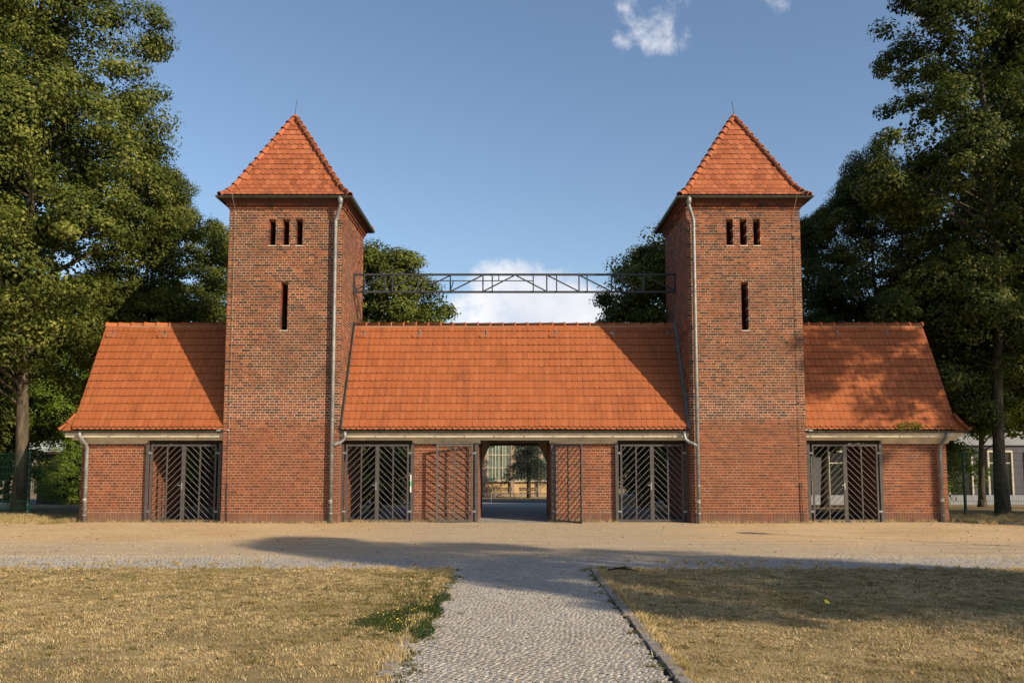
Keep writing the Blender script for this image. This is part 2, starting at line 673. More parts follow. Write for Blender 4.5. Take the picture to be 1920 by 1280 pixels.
def setts(x0, x1, y0, y1, step, ang):
    """small mosaic setts laid in diagonal rows: centre, half sizes, tone, lift"""
    out = []
    ca, sa = math.cos(ang), math.sin(ang)
    cx0, cy0 = (x0 + x1) / 2, (y0 + y1) / 2
    ext = (abs(x1 - x0) * abs(ca) + abs(y1 - y0) * abs(sa)) / 2 + .1
    exv = (abs(x1 - x0) * abs(sa) + abs(y1 - y0) * abs(ca)) / 2 + .1
    v = -exv
    while v < exv:
        u = -ext + random.uniform(0, step)
        while u < ext:
            w = step * random.uniform(.78, 1.3)
            uu, vv = u + w / 2, v + .012 * math.sin(u * 3.1 + v) + random.uniform(-.003, .003)
            x, y = cx0 + uu * ca - vv * sa, cy0 + uu * sa + vv * ca
            if x0 < x < x1 and y0 < y < y1:
                out.append((x, y, w / 2 - .0065, step / 2 - .0065, random.betavariate(3.5, 3.5), random.uniform(-.0016, .0016)))
            u += w
        v += step
    return out


def sett_verts(cx, cy, hx, hy, top, h=.02, jit=.003, ang=0.0):
    b = .0035
    ca, sa = math.cos(ang), math.sin(ang)
    r = lambda: random.uniform(-jit, jit)
    V = []
    for s, z in ((0, top - h), (0, top - b), (b * 1.3, top)):
        for sx, sy in ((-1, -1), (1, -1), (1, 1), (-1, 1)):
            qx, qy = sx * (hx - s) + r(), sy * (hy - s) + r()
            V.append((cx + qx * ca - qy * sa, cy + qx * sa + qy * ca, z + (random.uniform(-.0015, .0015) if s else 0)))
    return V


SETTF = [(4, 5, 9, 8), (5, 6, 10, 9), (6, 7, 11, 10), (7, 4, 8, 11), (8, 9, 10, 11), (0, 1, 5, 4), (1, 2, 6, 5), (2, 3, 7, 6), (3, 0, 4, 7)]


def setts_mesh(name, lst, ang):
    V, T = [], []
    for cx, cy, hx, hy, t, dz in lst:
        V += sett_verts(cx, cy, hx, hy, zg(cy) + .009 + dz, ang=ang)
        T += [t] * 9
    n = len(lst)
    F = (np.arange(n)[:, None, None] * 12 + np.array(SETTF)[None]).reshape(-1, 4)
    return np_mesh(name, V, F, T)


ANG = R(-38)
ps = setts(-1.0, 1.11, -18.9, -10.55, .060, ANG)
ps.sort(key=lambda q: abs(q[1] + 16.95) + .12 * abs(q[0]))
near, rest = ps[:300], ps[300:]
tag(link('paving_stones', setts_mesh('paving_stones', rest, ANG), path, M['stone']), kind='stuff')
protos = []
for k in range(12):
    V = sett_verts(0, 0, .0245, .0245, .009)
    protos.append(np_mesh('paving_stone', V, SETTF, [random.betavariate(2.2, 2.2)] * 9))
    protos[-1].materials.append(M['stone'])
for cx, cy, hx, hy, t, dz in near:
    o = link('paving_stone', random.choice(protos), path)
    o.location = (cx, cy, zg(cy) + dz)
    o.rotation_euler = (0, 0, ANG)
    o.scale = (hx / .0245, hy / .0245, 1)
cs = setts(-12.2, 12.2, -10.54, -8.44, .066, R(41))
tag(link('paving_stones', setts_mesh('paving_stones', cs, R(41)), pave, M['stone']), kind='stuff')

kerb = sheet('kerb', 1.12, 1.25, -30, -10.55, .002, M['joint'], 'granite kerb along the right edge of the path')
y = -10.56
while y > -20:
    L = random.uniform(.85, 1.15)
    b = PB()
    o_ = random.uniform(-.012, .012)
    zt = .026 + random.uniform(-.006, .006)
    za, zb = zg(y - L + .008), zg(y - .008)
    xa, xb = 1.135 + o_, 1.24 + o_
    e = .008
    b.add([(xa, y - L + .008, za - .05), (xb, y - L + .008, za - .05), (xb, y - .008, zb - .05), (xa, y - .008, zb - .05),
           (xa, y - L + .008, za + zt - e), (xb, y - L + .008, za + zt - e), (xb, y - .008, zb + zt - e), (xa, y - .008, zb + zt - e),
           (xa + e, y - L + .016, za + zt), (xb - e, y - L + .016, za + zt), (xb - e, y - .016, zb + zt), (xa + e, y - .016, zb + zt)],
          [(0, 1, 5, 4), (1, 2, 6, 5), (2, 3, 7, 6), (3, 0, 4, 7), (4, 5, 9, 8), (5, 6, 10, 9), (6, 7, 11, 10), (7, 4, 8, 11), (8, 9, 10, 11)])
    b.build('kerb_stone', M['kerb'], kerb)
    y -= L
kerbl = sheet('edging', -1.08, -.99, -30, -10.6, .004, M['joint'], 'flush granite edging half overgrown along the left lawn')
y = -14.9
while y > -20:
    L = random.uniform(.7, 1.)
    box('edging_stone', -1.10, -1.0, y - L + .01, y - .01, zg(y) - .04, zg(y - L) + .012, M['kerb'], kerbl)
    y -= L


# ------------------------------------------------------------------ brickwork
BH = .0775


def tone():
    u = random.random()
    if u < .20:
        return random.uniform(0, .2)
    if u < .40:
        return random.uniform(.2, .42)
    if u < .86:
        return random.uniform(.42, .78)
    return random.uniform(.78, 1)


def face_bricks(u0, u1, z0, nrows, rh=BH, holes=(), phase=0):
    """intervals (ua, ub, za, zb, tone, full, at_hole) laid in header / stretcher courses"""
    out = []
    S, j = .262, .0054
    for r in range(nrows):
        za, zb = z0 + r * rh + .0054, z0 + (r + 1) * rh - .0054
        zm = (za + zb) / 2
        hdr = (r + phase) % 2 == 0
        step = S / 2 if hdr else S
        off = 0 if hdr else (-.197 + (S / 2 if ((r + phase) // 2) % 2 else 0))
        segs = [(u0, u1, 0, 0)]
        for (ha, hb, hz0, hz1) in holes:
            if hz0 < zm < hz1:
                ns = []
                for a, b, fa, fb in segs:
                    if ha > a and hb < b:
                        ns += [(a, ha, fa, 1), (hb, b, 1, fb)]
                    else:
                        ns.append((a, b, fa, fb))
                segs = ns
        for a, b, fa, fb in segs:
            u = u0 + off
            while u < b - 1e-6:
                ua, ub = max(u, a), min(u + step, b)
                if ub - ua > .035:
                    full = (not hdr) and abs(ub - ua - S) < 1e-4
                    la = 0 if ua == a else j
                    lb = 0 if ub == b else j
                    hole = (ua == a and fa) or (ub == b and fb)
                    out.append((ua + la, ub - lb, za, zb, tone(), full, hole))
                u += step
    return out


def soldier_bricks(u0, u1, z0, z1):
    out = []
    n = max(1, round((u1 - u0) / .0775))
    w = (u1 - u0) / n
    for i in range(n):
        a, b = u0 + i * w + .007, u0 + (i + 1) * w - .007
        if i == 0:
            a = u0
        if i == n - 1:
            b = u1
        t = tone() * .8
        if random.random() < .45:
            m = z0 + (z1 - z0) * random.choice((.42, .5))
            out += [(a, b, z0, m - .005, t, 0, 0), (a, b, m + .005, z1 - .006, tone() * .8, 0, 0)]
        else:
            out.append((a, b, z0, z1 - .006, t, 0, 0))
    return out


def lay(bricks, face, c0, proud=0.0, depth=.06):
    """to axis-aligned boxes. face: '-y','+y','-x','+x' at coordinate c0"""
    res = []
    for ua, ub, za, zb, t, full, hole in bricks:
        p = proud + random.uniform(.002, .006)
        d = .32 if hole else depth
        if face == '-y':
            res.append((ua, ub, c0 - p, c0 + d, za, zb, t, full))
        elif face == '+y':
            res.append((ua, ub, c0 - d, c0 + p, za, zb, t, full))
        elif face == '+x':
            res.append((c0 - d, c0 + p, ua, ub, za, zb, t, full))
        else:
            res.append((c0 - p, c0 + d, ua, ub, za, zb, t, full))
    return res


# shared single bricks: stretchers seen from the front, ten tones
STR = []
for k in range(12):
    me = boxes_mesh('brick', [(-.1256, .1256, -.004, .06, 0, BH - .0108, [.05, .15, .3, .45, .5, .55, .6, .65, .7, .76, .85, .97][k])])
    me.materials.append(M['brick'])
    STR.append(me)


def place_bricks(res, parent, limit, zmin=.29, zmax=99):
    """the limit stretchers seen largest become single objects, the rest one mesh"""
    single, rest = [], []
    for q in res:
        if len(single) < limit and q[7] and q[2] < q[3] and zmin < q[4] < zmax and q[3] - q[2] < .1 and q[8] == 1:
            single.append(q)
        else:
            rest.append(q)
    tag(link('bricks', boxes_mesh('bricks', [r[:7] for r in rest]), parent, M['brick']), kind='stuff')
    for q in single:
        o = link('brick', STR[min(11, int(q[6] * 12))], parent)
        o.location = ((q[0] + q[1]) / 2, q[2] + .004, q[4])


def F1(lst, front):
    return [q + (front,) for q in lst]


def wall_core(x0, x1, y0, y1, z0, z1, holes, thick=.36):
    """hollow box with holes in its front wall (mortar backing of the brickwork)"""
    b = PB()
    xs = sorted({x0, x1} | {h[0] for h in holes} | {h[1] for h in holes})
    zs = sorted({z0, z1} | {h[2] for h in holes} | {h[3] for h in holes})
    for a, c in zip(xs, xs[1:]):
        run = None
        for e, f in zip(zs, zs[1:]):
            inside = any(h[0] <= a < h[1] and h[2] <= e < h[3] for h in holes)
            if inside:
                if run:
                    b.box(a, c, y0, y0 + thick, run, e)
                run = None
            elif run is None:
                run = e
        if run is not None:
            b.box(a, c, y0, y0 + thick, run, z1)
    b.box(x0, x0 + thick, y0 + thick, y1, z0, z1)
    b.box(x1 - thick, x1, y0 + thick, y1, z0, z1)
    b.box(x0 + thick, x1 - thick, y1 - thick, y1, z0, z1)
    return b


# ------------------------------------------------------------------ roof tiles
def tile_template(w, L, th=.028, tip=.042):
    prof = [(-w / 2, 0), (-w / 2, L - tip)]
    for k in range(1, 6):
        a = math.pi * k / 6
        prof.append((-w / 2 * math.cos(a), L - tip + tip * math.sin(a)))
    prof += [(w / 2, L - tip), (w / 2, 0)]
    n = len(prof)
    V = [(x, -v, th) for x, v in prof] + [(x, -v, 0) for x, v in prof]
    F = [tuple(range(n))[::-1]] if False else []
    top = tuple(range(n))
    sides = [(i, i + n, (i + 1) + n, i + 1) for i in range(n - 1)]
    return V, [top] + sides


TW, TL = .160, .30
TV, TF = tile_template(TW - .004, TL)
TILE_ME = {}


def tile_mesh(mat, t, w=TW):
    key = (mat.name, t)
    if key not in TILE_ME:
        me = bpy.data.meshes.new('roof_tile')
        me.from_pydata(TV, [], TF)
        at = me.attributes.new('tone', 'FLOAT', 'FACE')
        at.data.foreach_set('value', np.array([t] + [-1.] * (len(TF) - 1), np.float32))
        me.materials.append(mat)
        TILE_ME[key] = me
    return TILE_ME[key]


def tri_template():
    T = []
    for f in TF:
        for i in range(1, len(f) - 1):
            T.append((f[0], f[i], f[i + 1]))
    return np.array(T)


TT = tri_template()
TVA = np.array(TV)
NTOP = len(TF[0]) - 2


def tiles_mesh(name, mats, tones):
    n = len(mats)
    A = np.array([[list(r) for r in m] for m in mats])
    V = np.einsum('nij,vj->nvi', A[:, :3, :3], TVA) + A[:, None, :3, 3]
    F = (np.arange(n)[:, None, None] * len(TVA) + TT[None]).reshape(-1, 3)
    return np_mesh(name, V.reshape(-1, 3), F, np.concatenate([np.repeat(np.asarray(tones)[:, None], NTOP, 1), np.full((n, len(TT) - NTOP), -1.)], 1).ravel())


def place_tiles(items, parent, mat, limit):
    """items: (matrix, tone), seen-largest first"""
    for m, t in items[:limit]:
        o = link('roof_tile', tile_mesh(mat, round(t * 7) / 7), parent)
        o.matrix_local = m
    if len(items) > limit:
        r = items[limit:]
        tag(link('roof_tiles', tiles_mesh('roof_tiles', [m for m, _ in r], [t for _, t in r]), parent, mat), kind='stuff')


def frame_matrix(o, u, down, tilt=0.0, sx=1.0, sy=1.0, yaw=0.0):
    """tile lies with x along u, -y down the slope"""
    u = Vector(u).normalized()
    d = Vector(down).normalized()
    n = u.cross(-d).normalized()
    if yaw:
        q = Matrix.Rotation(yaw, 3, n)
        u, d = q @ u, q @ d
    d2 = (d + n * tilt).normalized()
    n2 = u.cross(-d2).normalized()
    m = Matrix(((u.x * sx, -d2.x * sy, n2.x, o[0]), (u.y * sx, -d2.y * sy, n2.y, o[1]), (u.z * sx, -d2.z * sy, n2.z, o[2]), (0, 0, 0, 1)))
    return m


def cap_mesh(name, L, r0, r1, mat, t, n=8):
    """half-round ridge or hip tile lying along +x, wide end at x=L"""
    V, F = [], []
    for x, r in ((0, r0), (L - .05, r1 - .006), (L - .045, r1 + .006), (L, r1 + .010)):
        for rr_ in (r, r - .016):
            for k in range(n + 1):
                a = math.pi * (k / n) * 1.1 - .05 * math.pi
                V.append((x, rr_ * math.cos(a), rr_ * math.sin(a)))
    w = n + 1
    for s in range(3):
        for k in range(n):
            a = s * 2 * w
            F.append((a + k, a + k + 1, a + 2 * w + k + 1, a + 2 * w + k))
    a = 3 * 2 * w
    for k in range(n):
        F.append((a + k, a + k + 1, a + w + k + 1, a + w + k))
        F.append((k, w + k, w + k + 1, k + 1))
    me = np_mesh(name, V, F, np.full(len(F), t), True)
    me.materials.append(mat)
    return me


CAPS = {}


def cap_run(name, pts, parent, mat, step, r0, r1, jit=.012):
    """row of caps along a polyline from low/visible end; wide end towards pts[-1]"""
    P = [Vector(p) for p in pts]
    seg = [(b - a).length for a, b in zip(P, P[1:])]
    tot = sum(seg)
    n = max(1, round(tot / step))
    st = tot / n

    def at(s):
        for i, L in enumerate(seg):
            if s <= L or i == len(seg) - 1:
                return P[i] + (P[i + 1] - P[i]) * (s / L)
            s -= L
    for i in range(n):
        a, b = at(i * st), at((i + 1) * st)
        d = (b - a).normalized()
        key = (mat.name, round(st, 3), r0, r1, i % 4)
        if key not in CAPS:
            CAPS[key] = cap_mesh(name, st + .05, r0, r1, mat, random.choice((.25, .45, .6, .8)))
        up = Vector((0, 0, 1))
        yv = up.cross(d).normalized()
        zv = d.cross(yv)
        a = a + zv * random.uniform(-jit, jit) * .4 + yv * random.uniform(-jit, jit) * .5
        m = Matrix(((d.x, yv.x, zv.x, a.x), (d.y, yv.y, zv.y, a.y), (d.z, yv.z, zv.z, a.z), (0, 0, 0, 1)))
        m = m @ Matrix.Rotation(-.035, 4, 'Y')
        o = link(name, CAPS[key], parent)
        o.matrix_local = m


# ------------------------------------------------------------------ gutters, pipes
def square_sweep(prof, hx, cy, closed=True):
    """prof (out, z) swept round a square of half size hx centred at (0,cy)"""
    b = PB()
    V = []
    for o, z in prof:
        h = hx + o
        V += [(-h, cy - h, z), (h, cy - h, z), (h, cy + h, z), (-h, cy + h, z)]
    F = []
    for i in range(len(prof) - 1):
        for k in range(4):
            F.append((i * 4 + k, i * 4 + (k + 1) % 4, (i + 1) * 4 + (k + 1) % 4, (i + 1) * 4 + k))
    b.add(V, F)
    return b


def gutter_profile(o0, z0, w=.12, n=7, t=.006):
    P = []
    for k in range(n):
        a = math.pi + math.pi * k / (n - 1)
        P.append((o0 + w / 2 + w / 2 * math.cos(a), z0 + w / 2 * math.sin(a)))
    P.append((o0 + w + .008, z0 + .008))
    P.append((o0 + w - .004, z0 + .012))
    for k in range(n)[::-1]:
        a = math.pi + math.pi * k / (n - 1)
        P.append((o0 + w / 2 + (w / 2 - t) * math.cos(a), z0 + (w / 2 - t) * math.sin(a)))
    return P


def downpipe(parent, pts, r=.05, joints=(), valve=None, brackets=()):
    o = one_tube('downpipe', pts, r, M['zinc'], parent, 12)
    x, y, _ = pts[-1]
    for z in joints:
        one_tube('pipe_joint', [(x, y, z - .02), (x, y, z + .02)], r + .007, M['zinc'], o, 12)
    for z in brackets:
        b = PB()
        b.tube([(x, y, z - .01), (x, y, z + .01)], r + .009, 12)
        b.box(x - .008, x + .008, y + r, y + r + .08, z - .01, z + .01)
        b.box(x - r - .03, x - r, y - .012, y + .012, z - .012, z + .012)
        b.build('pipe_bracket', M['zinc'], o)
    if valve:
        b = PB()
        b.tube([(x, y - r + .01, valve), (x - .005, y - r - .025, valve)], .032, 12)
        b.tube([(x, y, valve - .045), (x, y, valve + .045)], r + .006, 12)
        b.build('inspection_cap', M['steel'], o)
    return o


# ------------------------------------------------------------------ towers
def build_tower(root, inner):
    """root at the centre of the front foot; inner = +1 when the gate lies on +x side"""
    Wd = 1.65
    D = 3.3
    z0, z1 = .29, 9.05
    nr = 113
    rh = (z1 - z0) / nr
    sn = lambda z: z0 + round((z - z0) / rh) * rh
    zs0, zs1, zt0, zt1 = sn(8.0), sn(8.72), sn(5.5), sn(6.88)
    holes = [(-.49, -.30, zs0, zs1), (-.095, .095, zs0, zs1), (.295, .485, zs0, zs1), (-.10, .095, zt0, zt1)]
    g = .010
    core = wall_core(-Wd, Wd, 0, D, -.1, 9.2, [(a - g, b + g, c - g, d + g) for a, b, c, d in holes])
    core.box(-Wd + .36, Wd - .36, .36, D - .36, 9.0, 9.1)
    wall = core.build('wall', M['mortar'], root)
    res = F1(lay(face_bricks(-Wd - .006, Wd + .006, z0, nr, rh, holes), '-y', 0), 1)
    res += F1(lay(soldier_bricks(-Wd - .01, Wd + .01, -.08, z0), '-y', 0, .006), 0)
    for s, f in ((1, '+x'), (-1, '-x')):
        res += F1(lay(face_bricks(.07, D - .07, z0, nr, rh, (), 1), f, s * Wd), 0)
        res += F1(lay(soldier_bricks(.07, D - .07, -.08, z0), f, s * Wd, .006), 0)
    res += F1(lay(face_bricks(-Wd - .006, Wd + .006, z0, nr, rh, ()), '+y', D), 0)
    # lintel soldiers over the openings are part of the courses; corbelled cornice above
    for k, (pr, a, b) in enumerate(((.035, 9.055, 9.128), (.075, 9.132, 9.205))):
        res += F1(lay([(u, v, a, b, t, 0, 0) for u, v, _, _, t, _, _ in face_bricks(-Wd - pr, Wd + pr, a, 1, BH, (), k)], '-y', 0, pr, .1), 0)
        res += F1(lay([(u, v, a, b, t, 0, 0) for u, v, _, _, t, _, _ in face_bricks(-Wd - pr, Wd + pr, a, 1, BH, (), k)], '+y', D, pr, .1), 0)
        for s, f in ((1, '+x'), (-1, '-x')):
            res += F1(lay([(u, v, a, b, t, 0, 0) for u, v, _, _, t, _, _ in face_bricks(.11, D - .11, a, 1, BH, (), k)], f, s * Wd, pr, .1), 0)
    place_bricks(res, wall, 300)
    cov = square_sweep([(-.1, 9.19), (.08, 9.205), (.10, 9.23), (.15, 9.26), (.20, 9.33), (-.1, 9.345)], Wd, D / 2)
    cov.build('cornice', M['brick'], root).data.attributes['tone'].data.foreach_set('value', np.full(20, .22, np.float32))
    for a, b, c, d in holes:
        box('window_sill', a - .02, b + .02, -.025, .30, c - .022, c + .004, M['cream'], root)
    gp = gutter_profile(.18, 9.35, .145)
    square_sweep(gp + gp[:1], Wd, D / 2).build('gutter', M['gutter'], root)
    # roof : concave foot
    lean_x = lambda z: -inner * .25 * max(0., z - 9.45) / 3.0
    prof = [(1.835, 9.39), (1.69, 9.52), (1.53, 9.73), (1.36, 10.03), (0.0, 12.46)]
    b = PB()
    V = []
    for h, z in prof[:-1]:
        h -= .035
        q_ = lean_x(z)
        V += [(-h + q_, D / 2 - h, z - .02), (h + q_, D / 2 - h, z - .02), (h + q_, D / 2 + h, z - .02), (-h + q_, D / 2 + h, z - .02)]
    V.append((lean_x(12.43), D / 2, 12.43))
    F = [(i * 4 + k, i * 4 + (k + 1) % 4, (i + 1) * 4 + (k + 1) % 4, (i + 1) * 4 + k) for i in range(3) for k in range(4)]
    F += [(12 + k, 12 + (k + 1) % 4, 16) for k in range(4)] + [(3, 2, 1, 0)]
    b.add(V, F)
    roof = b.build('roof', M['under'], root)
    # arc length along the face profile
    seg = []
    s = 0
    for (h0, za), (h1, zb) in zip(prof, prof[1:]):
        L = math.hypot(h0 - h1, zb - za)
        seg.append((s, L, h0, za, h1, zb))
        s += L
    tot = s

    def at(q):
        for s0, L, h0, za, h1, zb in seg:
            if q <= s0 + L or (s0, L) == seg[-1][:2]:
                f = (q - s0) / L
                return h0 + (h1 - h0) * f, za + (zb - za) * f
    fronts, others = [], []
    step = .222
    w = .182
    for fi in range(4):
        ang = fi * math.pi / 2
        q3 = Matrix.Rotation(ang, 3, 'Z')
        r = 0
        while True:
            lo = -.02 + r * step * (0.82 if r < 3 else 1) + (0 if r < 3 else -.12)
            hi = lo + .29
            if hi > tot - .02:
                break
            h0, za = at(max(lo, 0))
            h1, zb = at(min(hi, tot))
            hm = (h0 * .72 + h1 * .28)
            off = 0 if r % 2 else w / 2
            k = -14
            while k <= 14:
                ua, ub = k * w + off - w / 2, k * w + off + w / 2
                ua, ub = max(ua, -hm + .02), min(ub, hm - .02)
                if ub - ua > .05:
                    uc = (ua + ub) / 2
                    top = q3 @ Vector((uc, -h1, zb))
                    bot = q3 @ Vector((uc, -h0, za))
                    top = Vector((top.x + lean_x(top.z), top.y + D / 2, top.z))
                    bot = Vector((bot.x + lean_x(bot.z), bot.y + D / 2, bot.z))
                    u = q3 @ Vector((1, 0, 0))
                    ln = (bot - top).length
                    m = frame_matrix(top, u, bot - top, .085 + random.uniform(-.01, .015), (ub - ua) / TW, ln / TL, random.uniform(-.018, .018))
                    (fronts if fi == 0 else others).append((m, min(1, max(0, random.gauss(.5, .22)))))
                k += 1
            r += 1
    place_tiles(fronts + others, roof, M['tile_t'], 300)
    for sx in (-1, 1):
        for sy in (-1, 1):
            pts = [(sx * (h + .01) + lean_x(z), D / 2 + sy * (h + .01), z + .02) for h, z in prof][::-1]
            cap_run('hip_tile', pts, roof, M['tile_t'], .30, .075, .10)
    b = PB()
    ax = lean_x(12.46)
    b.tube([(ax, D / 2, 12.46), (ax, D / 2, 12.52), (ax, D / 2, 12.60)], [.16, .10, .02], 8)
    b.build('apex_cap', M['tile_t'], roof)
    # lightning protection
    one_tube('lightning_rod', [(ax - .02 * inner, D / 2, 12.5), (ax + 0.03 * inner, D / 2, 13.02)], .011, M['iron'], root, 6)
    ox = -inner * 1.47
    hp = [(-inner * (h - .05) + lean_x(z), D / 2 - h - .03, z + .13) for h, z in prof][::-1]
    one_tube('lightning_conductor', hp + [(ox, -.32, 9.40), (ox, -.33, 9.30), (ox, -.045, 9.0), (ox, -.045, 6), (ox, -.045, 3), (ox, -.045, 1.1)], .006, M['plaster'], root, 6)
    one_tube('conductor_cover', [(ox, -.045, 1.15), (ox, -.045, 0)], .014, M['iron'], root, 6)
    for z in (8.2, 7, 5.8, 4.6, 3.4, 2.2):
        box('wire_clip', ox - .015, ox + .015, -.05, -.002, z - .012, z + .012, M['iron'], root)
    # main downpipe
    px = inner * 1.47
    hx = inner * 1.62
    b = PB()
    b.tube([(hx, -.24, 9.34), (hx, -.24, 9.22), (hx, -.24, 9.10)], [.085, .075, .053], 12)
    b.build('outlet_hopper', M['zinc'], root, True)
    downpipe(root, [(hx, -.24, 9.16), (hx, -.24, 9.08), (hx - inner * .03, -.22, 9.0), (px + inner * .03, -.13, 8.78), (px, -.115, 8.68), (px, -.115, 5), (px, -.115, 0.0)],
             .052, (8.5, 6.6, 4.6, 2.9, 1.05, .28), .62, (7.6, 5.6, 3.6, 1.9, .45))


towers = []
for s, lab in ((-1, 'left square brick tower with pyramid tiled roof'), (1, 'right square brick tower with pyramid tiled roof, tree shadow on its edge')):
    t = empty('brick_tower', (s * 6.65, 0, 0), lab, 'tower', 'twin gate towers')
    build_tower(t, -s)
    towers.append(t)

# ------------------------------------------------------------------ wings
EY, EZ, RY, RZ = .03, 2.615, 1.85, 5.93
SL = math.hypot(RY - EY, RZ - EZ)


def pier(root, x0, x1, limit, y0=.45, y1=3.2, z1=2.235, name='pier'):
    b = PB()
    b.box(x0, x1, y0, y1, -.1, z1)
    p = b.build(name, M['mortar'], root)
    zb = .27
    nr = 25
    rh = (z1 - zb) / nr
    res = F1(lay(face_bricks(x0 - .006, x1 + .006, zb, nr, rh), '-y', y0), 1)
    res += F1(lay(soldier_bricks(x0 - .01, x1 + .01, -.08, zb), '-y', y0, .006), 0)
    res += F1(lay(face_bricks(x0 - .006, x1 + .006, zb, nr, rh), '+y', y1), 0)
    for f, c in (('+x', x1), ('-x', x0)):
        res += F1(lay(face_bricks(y0 + .07, y1 - .07, zb, nr, rh, (), 1), f, c), 0)
        res += F1(lay(soldier_bricks(y0 + .07, y1 - .07, -.08, zb), f, c, .006), 0)
    place_bricks(res, p, limit)
    # painted capital moulding on the pier head
    b = PB()
    b.extrude_x([(y0 + .1, 2.24), (y0 - .05, 2.24), (y0 - .055, 2.262), (y0 - .10, 2.29), (y0 - .12, 2.332), (y0 + .1, 2.332)], x0 - .03, x1 + .05)
    b.build('pier_capital', M['cream'], root)
    return p


def wing(root, xa, xb, hooks, endside=0):
    """roof, eaves and gutter between xa and xb (world x = local x)"""
    # ceiling and beams
    b = PB()
    b.box(xa, xb, .40, 3.3, 2.335, 2.42)
    b.build('ceiling', M['dark'], root)
    b = PB()
    b.box(xa, xb, .47, .6, 2.26, 2.334)
    b.build('lintel_beam', M['dark'], root)
    ex0 = xa - (.24 if endside < 0 else 0)
    ex1 = xb + (.24 if endside > 0 else 0)
    b = PB()
    b.extrude_x([(.42, 2.335), (.27, 2.335), (.262, 2.365), (.225, 2.40), (.21, 2.428), (.42, 2.428)], ex0 + .12 * (endside < 0), ex1 - .12 * (endside > 0))
    b.build('lower_cornice', M['cream'], root)
    b = PB()
    b.extrude_x([(.42, 2.43), (.125, 2.43), (.11, 2.445), (.10, 2.47), (.085, 2.58), (.42, 2.58)], ex0, ex1)
    b.build('fascia', M['cream'], root)
    b = PB()
    b.box(ex0, ex1, .098, .125, 2.424, 2.436)
    b.build('drip_edge', M['pale'], root)
    gp = gutter_profile(0, 0, .105)
    b = PB()
    b.extrude_x([(.075 - o, 2.60 + z) for o, z in gp], ex0 - .06 * (endside < 0), ex1 + .06 * (endside > 0))
    gut = b.build('gutter', M['gutter'], root)
    x = xa + .35
    while x < xb:
        box('gutter_bracket', x - .012, x + .012, -.048, -.034, 2.54, 2.612, M['gutter'], gut)
        x += .85
    # roof body
    b = PB()
    b.extrude_x([(EY + .06, EZ - .03), (RY, RZ - .055), (3.67 - .06, EZ - .03)][::-1], xa, xb)
    roof = b.build('roof', M['under'], root)
    b = PB()
    n_ = Vector((0, RZ - EZ, RY - EY)).normalized()
    b.add([(xa, RY + .01, RZ - .02), (xb, RY + .01, RZ - .02), (xb, 3.70, EZ - .0), (xa, 3.70, EZ - .0)], [(0, 3, 2, 1)])
    b.build('rear_slope', M['tile'], roof)
    # crown-laid plain tiles, two per course
    nrow = 14
    ex = SL / (nrow + .45)
    dn = Vector((0, EY - RY, EZ - RZ)).normalized()
    nn = Vector((0, -(RZ - EZ), RY - EY)).normalized()
    items = []
    nt = round((xb - xa) / TW)
    w = (xb - xa) / nt
    for r in range(nrow + 1):
        s_low = SL - r * ex
        sag = lambda x: 0
        for layer in (0, 1):
            k0 = -1 if layer else 0
            for k in range(k0, nt):
                xc = xa + (k + .5) * w + (w / 2 if layer else 0)
                u0, u1 = max(xa, xc - w / 2), min(xb, xc + w / 2)
                if u1 - u0 < .03:
                    continue
                ll = min(.30, s_low + .02)
                low = s_low - (.070 if layer else 0) + random.uniform(-.004, .004)
                if low < .12:
                    continue
                ll = min(.30, low)
                up = Vector(((u0 + u1) / 2, RY, RZ)) + dn * (low - ll) + nn * (.004 + .026 * layer + .010 * math.sin(xc * 1.3 + r * .5) * math.sin(xc * .47 + 1))
                m = frame_matrix(up, (1, 0, 0), dn, .075 + random.uniform(-.006, .010), (u1 - u0) / TW, ll / TL, random.uniform(-.010, .010))
                items.append((m, min(1, max(0, random.gauss(.5, .12))), r, layer))
    up_ = [(m, t) for m, t, r, l in items if l == 1]
    lo_ = [(m, t) for m, t, r, l in items if l == 0]
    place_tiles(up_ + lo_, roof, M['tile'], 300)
    cap_run('ridge_tile', [(xa, RY, RZ - .045), (xb, RY, RZ - .045)] if endside >= 0 else [(xb, RY, RZ - .045), (xa, RY, RZ - .045)], roof, M['tile'], .385, .10, .109)
    b = PB()
    b.box(xa + .01, xb - .01, RY - .115, RY - .095, RZ - .095, RZ - .055)
    b.build('ridge_mortar', M['plaster'], roof)
    for hx in hooks:
        p = Vector((hx, RY, RZ)) + dn * .48 + nn * .06
        b = PB()
        b.bar(p + dn * .05, p + nn * .04 - dn * .20, .03, .012)
        b.bar(p + dn * .05, p + nn * .16 + dn * .05 + Vector((-.05, 0, 0)), .022, .02)
        b.bar(p + nn * .16 + dn * .05 + Vector((-.05, 0, 0)), p + nn * .16 - dn * .04 + Vector((-.11, 0, 0)), .018, .018)
        b.build('roof_hook', M['zinc'], roof)
    return roof


# left wing
wl_ = empty('gate_wing', (0, 0, 0), 'left gatehouse wing with orange roof, single brick pier and gate', 'building', 'gatehouse wings')
pier(wl_, -12.53, -10.64, 300)
wing(wl_, -12.62, -8.305, (-12.3, -10.72), -1)
wr_ = empty('gate_wing', (0, 0, 0), 'right gatehouse wing with orange roof dappled by tree shade', 'building', 'gatehouse wings')
pier(wr_, 10.62, 12.50, 300)
wing(wr_, 8.305, 12.62, (8.6, 9.95, 11.45), 1)
wc_ = empty('gate_wing', (0, 0, 0), 'wide central gatehouse wing with orange roof and open passage between the towers', 'building', 'gatehouse wings')
pier(wc_, -2.92, -1.04, 150)
pier(wc_, 1.04, 2.92, 150)
wing(wc_, -4.995, 4.995, (-4.6, -2.9, -.85, 1.28, 3.05, 4.72), 0)

